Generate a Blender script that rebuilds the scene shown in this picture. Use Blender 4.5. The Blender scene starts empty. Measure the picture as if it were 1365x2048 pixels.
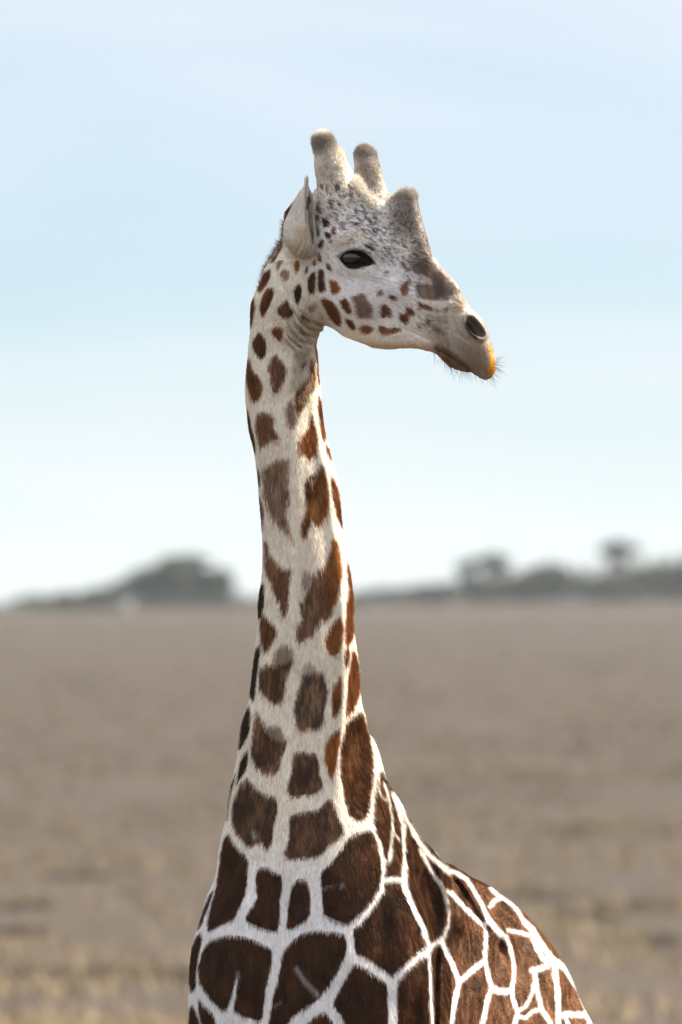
import bpy, math, time
import numpy as np
R = math.radians
T0 = time.time()
rng = np.random.default_rng(7)
C = bpy.context.scene.collection

# ------------------------------------------------------------------ camera, sky, sun, exposure
S = 1.35e-3          # metres on the giraffe's plane per unit of the survey grid
D = 30.72            # metres from the camera to the giraffe's neck
EYE = 3.6            # camera height: standing on a vehicle's roof hatch
HROW = 1217.0        # survey row of the true horizon
sc = bpy.context.scene
cam = bpy.data.objects.new('camera', bpy.data.cameras.new('camera')); C.objects.link(cam)
cam.location = (0, -D, EYE)
cam.rotation_euler = (R(90) + math.atan((HROW - 1024) * S / D), 0, 0)
cam.data.sensor_fit = 'VERTICAL'; cam.data.sensor_height = 36; cam.data.sensor_width = 24
cam.data.lens = 36 * D / (2048 * S)
cam.data.clip_start = 0.5; cam.data.clip_end = 30000
cam.data.dof.use_dof = True
cam.data.dof.focus_distance = D - 0.12
cam.data.dof.aperture_fstop = 6.2
sc.camera = cam

SUN_EL, SUN_AZ = R(40), R(76)        # azimuth from +Y (straight ahead) towards +X (right)
sun_dir = np.array([math.sin(SUN_AZ) * math.cos(SUN_EL), math.cos(SUN_AZ) * math.cos(SUN_EL), math.sin(SUN_EL)])
world = bpy.data.worlds.new('World'); sc.world = world; world.use_nodes = True
nt = world.node_tree; nt.nodes.clear()
def wn(t, **k):
    n = nt.nodes.new(t)
    for a, b in k.items(): setattr(n, a, b)
    return n
sky = wn('ShaderNodeTexSky', sky_type='NISHITA', sun_disc=False, sun_elevation=SUN_EL, sun_rotation=SUN_AZ,
         altitude=4000, air_density=1.0, dust_density=0.0, ozone_density=3.0)
bg = wn('ShaderNodeBackground'); bg.inputs['Strength'].default_value = 0.0502
out = wn('ShaderNodeOutputWorld')
tc = wn('ShaderNodeTexCoord')
mp = wn('ShaderNodeMapping'); mp.inputs['Scale'].default_value = (5.0, 5.0, 46.0); mp.inputs['Rotation'].default_value = (0, R(3), 0)
no = wn('ShaderNodeTexNoise'); no.inputs['Scale'].default_value = 1.0; no.inputs['Detail'].default_value = 5; no.inputs['Roughness'].default_value = .5; no.inputs['Distortion'].default_value = .6
cr = wn('ShaderNodeMapRange'); cr.inputs['From Min'].default_value = .28; cr.inputs['From Max'].default_value = .72
cr.inputs['To Min'].default_value = -.22; cr.inputs['To Max'].default_value = .26
# thin veil of high cloud, thickened overhead out of view to lift the shade
sx_ = wn('ShaderNodeSeparateXYZ'); rp = wn('ShaderNodeValToRGB'); el = rp.color_ramp.elements
el[0].position = 0.0; el[0].color = (.36,) * 3 + (1,); el[1].position = 1.0; el[1].color = (.86,) * 3 + (1,)
for p_, v_ in ((.006, .30), (.016, .22), (.026, .20), (.034, .20), (.042, .30), (.052, .48), (.08, .70)):
    e_ = el.new(p_); e_.color = (v_,) * 3 + (1,)
ad = wn('ShaderNodeMath', operation='ADD', use_clamp=True)
mx = wn('ShaderNodeMix', data_type='RGBA'); mx.inputs['B'].default_value = (8.1, 8.2, 8.5, 1)
L = nt.links.new
L(tc.outputs['Generated'], mp.inputs['Vector']); L(mp.outputs['Vector'], no.inputs['Vector']); L(no.outputs['Fac'], cr.inputs['Value'])
L(tc.outputs['Generated'], sx_.inputs['Vector']); L(sx_.outputs['Z'], rp.inputs['Fac']); L(rp.outputs['Color'], ad.inputs[0]); L(cr.outputs['Result'], ad.inputs[1])
mp2 = wn('ShaderNodeMapping'); mp2.inputs['Scale'].default_value = (16, 3, 30); mp2.inputs['Location'].default_value = (1.7, .4, 2.2)
no2 = wn('ShaderNodeTexNoise'); no2.inputs['Scale'].default_value = 1.0; no2.inputs['Detail'].default_value = 2
cr2 = wn('ShaderNodeMapRange'); cr2.inputs['From Min'].default_value = .3; cr2.inputs['From Max'].default_value = .7; cr2.inputs['To Min'].default_value = -.02; cr2.inputs['To Max'].default_value = .26
ad2 = wn('ShaderNodeMath', operation='ADD', use_clamp=True)
L(tc.outputs['Generated'], mp2.inputs['Vector']); L(mp2.outputs['Vector'], no2.inputs['Vector']); L(no2.outputs['Fac'], cr2.inputs['Value'])
L(ad.outputs[0], ad2.inputs[0]); L(cr2.outputs['Result'], ad2.inputs[1]); L(ad2.outputs[0], mx.inputs['Factor']); L(sky.outputs['Color'], mx.inputs['A']); L(mx.outputs['Result'], bg.inputs['Color']); L(bg.outputs['Background'], out.inputs['Surface'])

sl = bpy.data.lights.new('sun', 'SUN'); sl.energy = 5.0; sl.angle = R(0.53); sl.color = (1, .90, .74)
so = bpy.data.objects.new('sun', sl); C.objects.link(so)
from mathutils import Vector
so.rotation_euler = Vector(sun_dir).to_track_quat('Z', 'Y').to_euler()
vs = sc.view_settings; vs.view_transform = 'Standard'; vs.look = 'None'; vs.exposure = 1.28; vs.gamma = 1; vs.use_curve_mapping = False
sc.cycles.use_denoising = True
sc.cycles.max_bounces = 8; sc.cycles.diffuse_bounces = 4; sc.cycles.transmission_bounces = 4; sc.cycles.volume_bounces = 1
sc.cycles.use_adaptive_sampling = True; sc.cycles.adaptive_threshold = 0.01

# ------------------------------------------------------------------ helpers
def tag(o, label=None, cat=None, group=None, kind=None):
    if label: o['label'] = label
    if cat: o['category'] = cat
    if group: o['group'] = group
    if kind: o['kind'] = kind
    return o
def mesh_from(name, verts, faces_flat, nper, mat=None, parent=None, smooth=True):
    me = bpy.data.meshes.new(name)
    verts = np.asarray(verts, dtype=np.float32); ff = np.asarray(faces_flat, dtype=np.int32).ravel()
    nf = len(ff) // nper
    me.vertices.add(len(verts)); me.vertices.foreach_set('co', verts.ravel())
    me.loops.add(len(ff)); me.loops.foreach_set('vertex_index', ff)
    me.polygons.add(nf); me.polygons.foreach_set('loop_start', np.arange(nf, dtype=np.int32) * nper)
    me.polygons.foreach_set('use_smooth', np.full(nf, smooth))
    me.update(calc_edges=True); me.validate()
    o = bpy.data.objects.new(name, me); C.objects.link(o)
    if mat: me.materials.append(mat)
    if parent: o.parent = parent
    return o
def obj_mesh(name, verts, faces, mat=None, parent=None, smooth=True):
    me = bpy.data.meshes.new(name); me.from_pydata([tuple(v) for v in verts], [], [tuple(f) for f in faces])
    me.polygons.foreach_set('use_smooth', np.full(len(me.polygons), smooth)); me.update()
    o = bpy.data.objects.new(name, me); C.objects.link(o)
    if mat: me.materials.append(mat)
    if parent: o.parent = parent
    return o
def material(name):
    m = bpy.data.materials.new(name); m.use_nodes = True
    n = m.node_tree.nodes; b = n['Principled BSDF']; b.inputs['Roughness'].default_value = .8; b.inputs['Specular IOR Level'].default_value = .25
    return m, n, m.node_tree.links.new, b
def smooth1d(x, y, n=400):
    """dense Catmull-Rom style resampling of y(x), x ascending"""
    x = np.asarray(x, float); y = np.asarray(y, float)
    d = np.diff(x); sl_ = np.diff(y) / d
    m = np.empty_like(y); m[1:-1] = (sl_[:-1] * d[1:] + sl_[1:] * d[:-1]) / (d[:-1] + d[1:]); m[0] = sl_[0]; m[-1] = sl_[-1]
    xs = np.linspace(x[0], x[-1], n); i = np.clip(np.searchsorted(x, xs) - 1, 0, len(x) - 2)
    h = d[i]; t = (xs - x[i]) / h
    ys = (2*t**3-3*t**2+1)*y[i] + (t**3-2*t**2+t)*h*m[i] + (-2*t**3+3*t**2)*y[i+1] + (t**3-t**2)*h*m[i+1]
    return xs, ys
def hash3(ix, iy, iz, seed):
    h = (ix.astype(np.int64) * 374761393 + iy.astype(np.int64) * 668265263 + iz.astype(np.int64) * 2147483647 + seed * 1274126177) & 0xffffffff
    h = ((h ^ (h >> 13)) * 1274126177) & 0xffffffff
    h = ((h ^ (h >> 15)) * 2246822519) & 0xffffffff
    return ((h ^ (h >> 16)) & 0xffff) / 65535.0
def vnoise(p, scale, seed=0):
    q = np.asarray(p) * scale; i = np.floor(q).astype(np.int64); f = q - i; f = f * f * (3 - 2 * f); r = 0
    for dx in (0, 1):
        for dy in (0, 1):
            for dz in (0, 1):
                w = (f[..., 0] if dx else 1 - f[..., 0]) * (f[..., 1] if dy else 1 - f[..., 1]) * (f[..., 2] if dz else 1 - f[..., 2])
                r = r + w * hash3(i[..., 0] + dx, i[..., 1] + dy, i[..., 2] + dz, seed)
    return r * 2 - 1
def blur2(a, r):
    """three box passes on a 2-D map"""
    for _ in range(3):
        for ax in (0, 1):
            c = np.cumsum(np.concatenate([np.repeat(np.take(a, [0], ax), r + 1, ax), a, np.repeat(np.take(a, [-1], ax), r, ax)], ax), ax)
            n = a.shape[ax]
            a = (np.take(c, range(2*r+1, 2*r+1+n), ax) - np.take(c, range(0, n), ax)) / (2 * r + 1)
    return a
def seg_dist(px, py, pts, closed=False):
    pts = np.asarray(pts, float); q = np.roll(pts, -1, 0) if closed else pts[1:]; p = pts if closed else pts[:-1]
    d = np.full(px.shape, 1e9)
    for a, b in zip(p, q):
        ab = b - a; L2 = max(ab @ ab, 1e-9)
        t = np.clip(((px - a[0]) * ab[0] + (py - a[1]) * ab[1]) / L2, 0, 1)
        d = np.minimum(d, np.hypot(px - a[0] - t * ab[0], py - a[1] - t * ab[1]))
    return d
def inside(px, py, pts):
    r = np.zeros(px.shape, bool); pts = np.asarray(pts, float)
    for (x1, y1), (x2, y2) in zip(pts, np.roll(pts, -1, 0)):
        c = ((y1 > py) != (y2 > py))
        if y1 != y2: r ^= c & (px < (x2 - x1) * (py - y1) / (y2 - y1) + x1)
    return r
def poly_sd(px, py, pts):
    """signed distance, negative inside"""
    d = seg_dist(px, py, pts, True); return np.where(inside(px, py, pts), -d, d)
def chaikin(pts, n=1):
    p = np.asarray(pts, float)
    for _ in range(n):
        q = np.roll(p, -1, 0); p = np.stack([.75 * p + .25 * q, .25 * p + .75 * q], 1).reshape(-1, 2)
    return p
def tr(z, pts):
    z = ZM[z]; return [(z[0] + x / z[2], z[1] + y / z[2]) for x, y in pts]
# survey sheets: origin and magnification of each hand-measured drawing of the animal
ZM = {0: (0, 0, 1), 1: (540, 240, 5.25), 2: (740, 360, 4.55), 3: (480, 400, 4.875), 4: (640, 440, 5.6875), 5: (440, 780, 4.55),
      6: (440, 1200, 3.938), 7: (360, 1560, 2.967), 8: (720, 1560, 2.73), 9: (620, 1380, 5.25), 10: (440, 1380, 6.023), 11: (840, 1680, 3.792), 12: (620, 340, 7.583), 13: (480, 680, 3.658)}
def X(px, y=0.0): return (np.asarray(px, float) - 682.5) * S * (D + y) / D
def Z(py, y=0.0): return EYE + (HROW - np.asarray(py, float)) * S * (D + y) / D
def P(px, py, y=0.0): return np.array([float(X(px, y)), y, float(Z(py, y))])
def grid_xy(x, y, z):
    """3-D point -> survey coordinates"""
    k = D / (D + y); return 682.5 + x / S * k, HROW - (z - EYE) / S * k
def sample(m, px, py, x0=0, y0=0):
    h, w = m.shape[:2]
    fx = np.clip(px - x0, 0, w - 1.001); fy = np.clip(py - y0, 0, h - 1.001)
    ix = fx.astype(int); iy = fy.astype(int); tx = fx - ix; ty = fy - iy
    if m.ndim == 3: tx = tx[..., None]; ty = ty[..., None]
    return (m[iy, ix] * (1 - tx) + m[iy, ix + 1] * tx) * (1 - ty) + (m[iy + 1, ix] * (1 - tx) + m[iy + 1, ix + 1] * tx) * ty
# ------------------------------------------------------------------ giraffe: shape as a signed distance field
# head profile (side view) measured along its outline
HEAD = (tr(0, [(600, 440), (600, 420), (628, 402), (640, 384), (662, 377), (690, 374), (715, 368), (730, 380), (750, 393), (773, 405)]) +
        tr(2, [(180, 190), (215, 180), (245, 155), (275, 122), (305, 106), (350, 100), (385, 108), (408, 138), (425, 170), (440, 250), (470, 380), (510, 520), (550, 680), (600, 760), (700, 880), (800, 990),
               (830, 1080), (900, 1190), (960, 1235), (1000, 1275), (1040, 1345), (1070, 1450), (1110, 1540), (1135, 1640), (1140, 1700), (1132, 1760), (1090, 1825),
               (1030, 1840), (970, 1800), (935, 1775), (890, 1765), (800, 1750), (720, 1710), (650, 1640), (600, 1590), (540, 1566), (490, 1560), (430, 1542), (300, 1536), (150, 1550), (0, 1525)]) +
        tr(4, [(560, 1435), (400, 1375), (270, 1325), (200, 1265), (130, 1222), (60, 1190)]) + [(640, 640), (620, 600), (605, 540), (596, 480)])
EARP = tr(1, [(385, 606), (400, 606), (410, 640), (412, 715), (432, 760), (452, 800), (462, 900), (470, 1000), (477, 1150), (480, 1300), (475, 1400), (440, 1450), (400, 1465),
              (340, 1475), (290, 1460), (240, 1420), (180, 1340), (142, 1240), (150, 1100), (175, 1045), (200, 995), (250, 880), (300, 780), (340, 735), (365, 705), (370, 640)])
gx0, gy0 = 540, 230
GY, GX = np.mgrid[gy0:800, gx0:1020].astype(float)
HD = blur2(poly_sd(GX, GY, chaikin(HEAD, 1)), 2) + .3
ED = poly_sd(GX, GY, chaikin(EARP, 1)) + .2
def rbf(pts, sig=55.0):
    w = 0; v = 0
    for x, y, a in pts:
        g = np.exp(-((GX - x)**2 + (GY - y)**2) / (2 * sig * sig)) + 1e-9 / (1 + (GX - x)**2 + (GY - y)**2)
        w = w + g; v = v + g * a
    return v / w
# half widths of the head (metres) by place on the profile
HW = rbf([(620, 440, .085), (650, 420, .088), (700, 410, .085), (690, 470, .118), (640, 520, .105), (720, 500, .128), (760, 510, .112), (740, 440, .105), (790, 450, .062), (820, 400, .046), (822, 440, .054),
          (640, 600, .080), (690, 600, .100), (740, 600, .100), (700, 660, .072), (760, 680, .058), (800, 650, .070), (790, 560, .098), (830, 500, .058), (850, 550, .072),
          (850, 620, .078), (890, 590, .062), (840, 690, .050), (900, 650, .072), (940, 640, .068), (960, 690, .070), (900, 710, .062), (920, 740, .050), (960, 740, .062), (985, 720, .055), (610, 540, .088)], 28)
HR = rbf([(640, 450, 60), (700, 500, 95), (820, 400, 20), (820, 450, 40), (760, 600, 85), (700, 640, 60), (850, 600, 60), (930, 680, 45), (970, 720, 38), (900, 730, 25), (640, 600, 50)], 32)
rel = np.zeros_like(GX)
def blob(x, y, sx, sy, rot, amp):
    global rel
    c, s_ = math.cos(R(rot)), math.sin(R(rot)); dx, dy = GX - x, GY - y
    rel += amp * np.exp(-.5 * (((dx * c + dy * s_) / sx)**2 + ((-dx * s_ + dy * c) / sy)**2))
def groove(z, pts, sig, amp):
    global rel
    d = seg_dist(GX, GY, tr(z, pts)); rel += amp * np.exp(-.5 * (d / sig)**2)
blob(712, 488, 42, 13, 12, .022)      # brow ridge
blob(712, 545, 34, 10, 8, .006)       # lower rim
blob(772, 535, 26, 20, 30, -.010)     # hollow before the eye
blob(672, 522, 13, 13, 0, .006)
blob(800, 585, 48, 11, 32, .008)      # cheek bone
blob(695, 600, 38, 34, 20, .012)      # jaw muscle
blob(770, 640, 34, 22, 20, -.010)
blob(738, 494, 9, 6, 15, -.010)       # pit over the eye
blob(905, 690, 30, 20, 40, .008)      # lip pad
blob(950, 722, 18, 24, -20, .008)
groove(4, [(180, 400), (235, 470), (330, 560), (420, 590), (520, 570), (600, 530), (660, 500)], 3.0, -.0045)   # lower lid crease
groove(4, [(250, 340), (330, 300), (430, 300), (520, 240), (600, 250), (680, 300), (730, 380)], 3.0, -.0050)   # upper lid crease
groove(4, [(190, 480), (260, 600), (400, 690)], 4.0, -.0040)
groove(4, [(590, 690), (700, 710), (800, 745), (900, 770)], 2.0, -.0035)
groove(4, [(560, 600), (680, 625), (790, 650), (860, 700)], 2.0, -.0025)
groove(4, [(1000, 900), (1080, 960), (1180, 1000), (1300, 1030)], 2.5, -.0025)
groove(4, [(900, 1230), (1040, 1290), (1160, 1350), (1250, 1390)], 2.5, -.0035)
groove(2, [(560, 1225), (680, 1235), (780, 1240), (860, 1230)], 2.5, -.0025)
groove(2, [(740, 1110), (820, 1150), (880, 1200)], 2.0, -.0030)
groove(2, [(600, 1540), (650, 1560), (700, 1590), (770, 1640), (830, 1680), (890, 1720), (912, 1765)], 2.6, -.0140)   # mouth
groove(2, [(740, 1290), (770, 1400), (830, 1450), (900, 1500)], 3.0, -.0030)
for k_, (a, b) in enumerate([(620, 0), (640, 8), (660, 14), (684, 20)]):
    pass
rel = rel
# nostril: a slanting slit with a raised rim
NOS = tr(2, [(866, 1290), (880, 1268), (920, 1268), (960, 1305), (1000, 1355), (1030, 1410), (1035, 1445), (1000, 1462), (950, 1440), (905, 1400), (872, 1350)])
nd = poly_sd(GX, GY, chaikin(NOS, 1))
rel += .006 * np.exp(-.5 * ((nd - 3.5) / 3.5)**2) - .028 * np.clip(-nd / 12 + .10, 0, 1)
# eye opening
EYEP = tr(4, [(232, 425), (280, 385), (330, 362), (400, 350), (470, 356), (530, 385), (575, 425), (640, 497), (590, 505), (540, 510), (480, 532), (420, 548), (360, 548), (310, 535), (265, 490)])
ed = poly_sd(GX, GY, chaikin(EYEP, 1))
rel += .0055 * np.exp(-.5 * ((ed - 3) / 3.0)**2) - .020 * np.clip(-ed / 5 + .2, 0, 1)
HWR = HW * (1 + 0 * rel)
YAW = math.tan(R(28))
def head_mid(px): return -.03 - YAW * (px - 640) * S
def ell_inflate(d2, Rp, W, y, ym):
    t = np.maximum(0, 1 + d2 / Rp)
    t = np.where(d2 < -Rp, 0, t)
    q = np.sqrt(t**2.3 + (np.abs(y - ym) / np.maximum(W, .004))**2.3 + 1e-9)
    return (q**(2/2.3) - 1) * np.minimum(Rp * S, W)
def outside_pad(px, py):
    ox = np.maximum(np.maximum(gx0 - px, px - 1018), 0); oy = np.maximum(np.maximum(gy0 - py, py - 798), 0)
    return np.hypot(ox, oy)
def f_head(x, y, z):
    px = 682.5 + x / S; py = HROW - (z - EYE) / S; op = outside_pad(px, py)
    d2 = sample(HD, px, py, gx0, gy0) + op; W = sample(HW, px, py, gx0, gy0); Rp = sample(HR, px, py, gx0, gy0)
    r_ = sample(rel, px, py, gx0, gy0); ym = head_mid(px)
    fac = np.clip(np.abs(y - ym) / (W * .6), 0, 1)
    return ell_inflate(d2, Rp, W, y, ym) - r_ * fac
ear_in = tr(1, [(392, 640), (405, 760), (400, 900), (395, 1050), (415, 1180), (440, 1330), (462, 1330), (458, 1150), (455, 1000), (446, 900), (436, 830), (415, 760)])
EIN = poly_sd(GX, GY, ear_in)
EREL = -.022 * np.clip(-EIN / 5 + .1, 0, 1) + .004 * np.exp(-.5 * (seg_dist(GX, GY, tr(1, [(385, 620), (378, 760), (372, 900), (378, 1050), (400, 1170), (425, 1300)])) / 2.2)**2)
for a in ([(300, 1400), (350, 1280), (390, 1200)], [(340, 1440), (380, 1330), (405, 1260)], [(385, 1440), (410, 1350), (420, 1300)], [(445, 1420), (450, 1300), (448, 1200)]):
    EREL -= .0035 * np.exp(-.5 * (seg_dist(GX, GY, tr(1, a)) / 1.6)**2)
def f_ear(x, y, z, side=1):
    px = 682.5 + x / S; py = HROW - (z - EYE) / S
    if side < 0: px = px - 26; py = py + 4
    op = outside_pad(px, py); d2 = sample(ED, px, py, gx0, gy0) + op
    t = np.clip((py - 370) / 120, 0, 1); W = .007 + .032 * t**1.2; Rp = 6 + 20 * t
    ym = -.122 - .012 * (1 - t) if side > 0 else .14
    r_ = sample(EREL, px, py, gx0, gy0) * (1 if side > 0 else .2)
    return ell_inflate(d2, Rp, W, y, ym) - r_ * (np.sign(ym - y) * side > 0)

def rcone(x, y, z, a, b, ra, rb, sy=1.0):
    """capsule whose radius runs from ra to rb; sy scales its depth"""
    ab = b - a; L2 = ab @ ab
    t = np.clip(((x - a[0]) * ab[0] + (y - a[1]) * ab[1] + (z - a[2]) * ab[2]) / L2, 0, 1)
    r = ra + (rb - ra) * t
    return np.sqrt((x - a[0] - t * ab[0])**2 + ((y - a[1] - t * ab[1]) / sy)**2 + (z - a[2] - t * ab[2])**2) - r
def smin(a, b, k):
    h = np.maximum(k - np.abs(a - b), 0) / k; return np.minimum(a, b) - h * h * k * .25

# neck and chest: horizontal slices (row, left, right, depth of centre, half depth)
NK = [(398, 590, 640, .02, .045), (409, 583, 650, .02, .060), (423, 572, 655, .015, .072), (444, 569, 660, .01, .082), (478, 566.5, 662, .01, .09), (521, 541.5, 662, .0, .098), (539, 530, 661, .0, .10), (574, 517, 660, .0, .103),
      (605, 504, 656, .0, .104), (640, 501.5, 652, .0, .105), (664, 501.5, 640, .0, .105), (690, 499, 633, .0, .105), (708, 497.5, 635, .0, .106), (749, 493.5, 637, .01, .108), (779, 492, 640, .015, .11), (820, 495, 643, .02, .113),
      (857, 499, 647, .03, .117), (903, 510, 657.5, .035, .12), (956, 517, 672, .045, .125), (1000, 520, 679, .05, .13), (1061, 525, 683.5, .07, .138), (1110, 527, 692, .085, .145), (1154, 525.5, 701, .10, .155),
      (1205, 519, 706.5, .115, .165), (1251, 518.5, 706, .13, .175), (1296, 513, 711, .145, .185), (1332, 508.5, 717, .16, .195), (1378, 503.5, 718.5, .18, .21), (1408, 499, 722, .195, .22), (1434, 491, 731, .21, .23),
      (1459, 483.5, 738, .225, .245), (1492, 480, 747, .245, .265), (1520, 477, 752, .26, .285), (1560, 468, 760, .285, .31), (1596, 460.5, 768, .31, .33), (1632, 457, 778, .335, .35), (1657, 450.5, 786, .35, .36),
      (1695, 442.5, 798, .375, .375), (1759, 434, 822, .415, .39), (1803, 417, 838, .44, .40), (1850, 403, 850, .465, .41), (1884, 391, 857, .48, .415), (1924, 384.5, 862, .495, .42), (1981, 382, 866, .505, .42), (2048, 381, 868, .51, .41),
      (2150, 388, 864, .51, .38), (2250, 410, 845, .52, .33), (2350, 450, 800, .54, .26), (2430, 520, 730, .56, .16)]
NKA = np.array(NK)
_r = NKA[:, 0]; _fr = np.interp(_r, [700, 1000, 1200, 1400, 1500, 1600, 1700, 1800, 1950, 2050, 2200, 2350, 2430], [-.106, -.095, -.078, -.072, -.082, -.105, -.135, -.165, -.205, -.215, -.19, -.08, .12])
NKA[:, 4] = np.where(_r > 1400, NKA[:, 4] * np.interp(_r, [1400, 2000], [1, 1.08]), NKA[:, 4]); NKA[:, 3] = np.where(_r > 700, _fr + NKA[:, 4], NKA[:, 3])
_zc = Z(NKA[:, 0], NKA[:, 3] * .5); _o = np.argsort(_zc)
_cx = (X(NKA[:, 1], NKA[:, 3]) + X(NKA[:, 2], NKA[:, 3])) / 2; _rx = (X(NKA[:, 2], NKA[:, 3]) - X(NKA[:, 1], NKA[:, 3])) / 2
NZ, NCX = smooth1d(_zc[_o], _cx[_o]); NRX = smooth1d(_zc[_o], _rx[_o])[1]; NCY = smooth1d(_zc[_o], NKA[_o, 3])[1]; NRY = smooth1d(_zc[_o], NKA[_o, 4])[1]
# relief of neck, chest and flank on the survey grid (rows 380..2100)
RY, RX = np.mgrid[380:2110, 360:1210].astype(float); RELB = np.zeros_like(RX)
def blur1(a, r):
    p = np.concatenate([np.full(r, a[0]), a, np.full(r, a[-1])]); return np.convolve(p, np.ones(2 * r + 1) / (2 * r + 1), 'valid')
def rline(z, pts, sig, amp, taper=True):
    global RELB
    p = np.array(tr(z, pts)); m = 4 * sig
    x0, x1 = int(max(360, p[:, 0].min() - m)), int(min(1209, p[:, 0].max() + m)); y0, y1 = int(max(380, p[:, 1].min() - m)), int(min(2109, p[:, 1].max() + m))
    s_ = (slice(y0 - 380, y1 - 380), slice(x0 - 360, x1 - 360))
    q = np.asarray(p); L_ = np.concatenate([[0], np.cumsum(np.hypot(*np.diff(q, axis=0).T))]); tot = L_[-1]
    n = max(int(tot / 3), 2); t = np.linspace(0, tot, n); ax_, ay_ = np.interp(t, L_, q[:, 0]), np.interp(t, L_, q[:, 1])
    ax_ = blur1(ax_, max(1, n // 14)); ay_ = blur1(ay_, max(1, n // 14))
    g = np.zeros(RX[s_].shape)
    for k in range(n):
        w = min(1, 4 * k / n, 4 * (n - 1 - k) / n) if taper else 1
        np.maximum(g, w * np.exp(-.5 * (((RX[s_] - ax_[k])**2 + (RY[s_] - ay_[k])**2) / sig**2)), out=g)
    RELB[s_] += amp * g
# neck tendons and hollows
rline(0, [(618, 700), (622, 760), (632, 850), (650, 930), (664, 1020), (676, 1120), (688, 1230), (690, 1330), (688, 1430), (678, 1520), (672, 1580), (690, 1630)], 7, .013)
rline(0, [(560, 900), (566, 1020), (570, 1150)], 22, -.006)
rline(0, [(592, 760), (590, 900), (590, 1050), (588, 1200), (590, 1400), (575, 1560), (565, 1700)], 12, .010)
rline(0, [(716, 1440), (713, 1500), (711, 1560), (714, 1640)], 20, -.019)
rline(0, [(738, 1460), (750, 1520), (760, 1600), (775, 1700)], 6, .006)
rline(0, [(640, 1420), (630, 1540), (640, 1620)], 18, -.006)
rline(0, [(500, 1430), (486, 1540), (462, 1650)], 5, -.006)
rline(0, [(512, 1400), (500, 1470), (482, 1560), (466, 1640)], 6, .010)
rline(0, [(575, 1700), (565, 1880), (550, 2200)], 16, -.010)
rline(0, [(480, 1760), (470, 1900), (460, 2040)], 40, .014)
rline(0, [(680, 1700), (690, 1820), (660, 1960)], 45, .014)
rline(0, [(800, 1760), (820, 1900), (826, 2040)], 26, .016)
rline(0, [(745, 1720), (765, 1820), (760, 1900)], 16, -.007)
rline(0, [(874, 1870), (872, 1960), (870, 2300)], 5, -.020)
rline(0, [(852, 1850), (852, 1960), (850, 2100)], 10, .014)
# throat folds behind the jaw
for pts in ([(490, 1130), (520, 1230), (600, 1330), (720, 1370)], [(540, 1120), (580, 1210), (660, 1280), (760, 1300)], [(590, 1090), (640, 1180), (730, 1230), (850, 1260)],
            [(430, 1180), (480, 1300), (570, 1400), (690, 1440)], [(420, 1260), (470, 1370), (560, 1450), (660, 1500)], [(525, 1000), (560, 1090), (600, 1130), (660, 1170)]):
    rline(3, pts, 3.2, .010); rline(3, [(a + 12, b - 22) for a, b in pts], 2.4, -.010)
rline(3, [(370, 700), (420, 850), (500, 960), (530, 1060)], 3, -.004)
rline(3, [(610, 870), (640, 980), (680, 1060)], 4, .004)
# shoulder and flank folds
for pts, sg, am in ([(20, 0), (80, 90), (150, 210), (180, 330), (215, 450), (215, 600), (170, 720)], 4, .010), ([(0, 200), (50, 320), (80, 430), (90, 560)], 8, -.014), ([(20, 450), (45, 560), (60, 650)], 5, .006), \
        ([(200, 420), (260, 520), (310, 620), (330, 720)], 5, .011), ([(240, 440), (300, 560), (360, 680)], 5, -.010), ([(150, 180), (260, 260), (360, 400), (440, 540), (480, 620)], 5, .012), \
        ([(260, 250), (350, 340), (430, 460), (500, 580), (570, 680), (590, 790)], 5, .012), ([(200, 220), (300, 330), (400, 470), (460, 590)], 5, -.012), ([(350, 300), (450, 430), (530, 560), (600, 640)], 6, -.010), \
        ([(560, 540), (620, 640), (660, 740), (700, 860), (715, 980)], 7, .014), ([(590, 720), (600, 850), (570, 980), (545, 1080)], 7, -.013), ([(530, 650), (560, 760), (575, 860), (560, 960)], 8, .010), \
        ([(840, 760), (850, 900), (860, 1060), (850, 1200), (800, 1330)], 12, .016), ([(740, 760), (760, 900), (770, 1080)], 14, -.010), ([(850, 1150), (830, 1280), (790, 1395)], 5, -.014), \
        ([(900, 1000), (930, 1150), (1000, 1300)], 16, -.012), ([(1030, 980), (1040, 1150), (1050, 1300)], 10, .010), ([(1100, 1180), (1160, 1240), (1200, 1300)], 8, -.008), \
        ([(500, 980), (470, 1100), (440, 1250)], 8, .008), ([(120, 800), (110, 1000), (105, 1200)], 6, -.010):
    rline(11, pts, sg * 1.3, am * 1.15)
def f_neck(x, y, z):
    cx = np.interp(z, NZ, NCX); rx = np.interp(z, NZ, NRX); cy = np.interp(z, NZ, NCY); ry = np.interp(z, NZ, NRY)
    e = np.interp(z, [2.6, 3.25, 3.6, 3.85, 4.4, 4.6], [3.5, 3.2, 2.4, 2.0, 2.0, 2.0])
    q = (np.abs((x - cx) / rx)**e + np.abs((y - cy) / ry)**e)**(1 / e)
    f = (q - 1) * np.minimum(rx, ry)
    cap = np.maximum(z - NZ[-1], NZ[0] - z)
    return np.where(cap > 0, np.hypot(np.maximum(f, 0), cap) + np.minimum(f, 0) * .0, np.maximum(f, cap * 1.0 if True else f))
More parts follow.
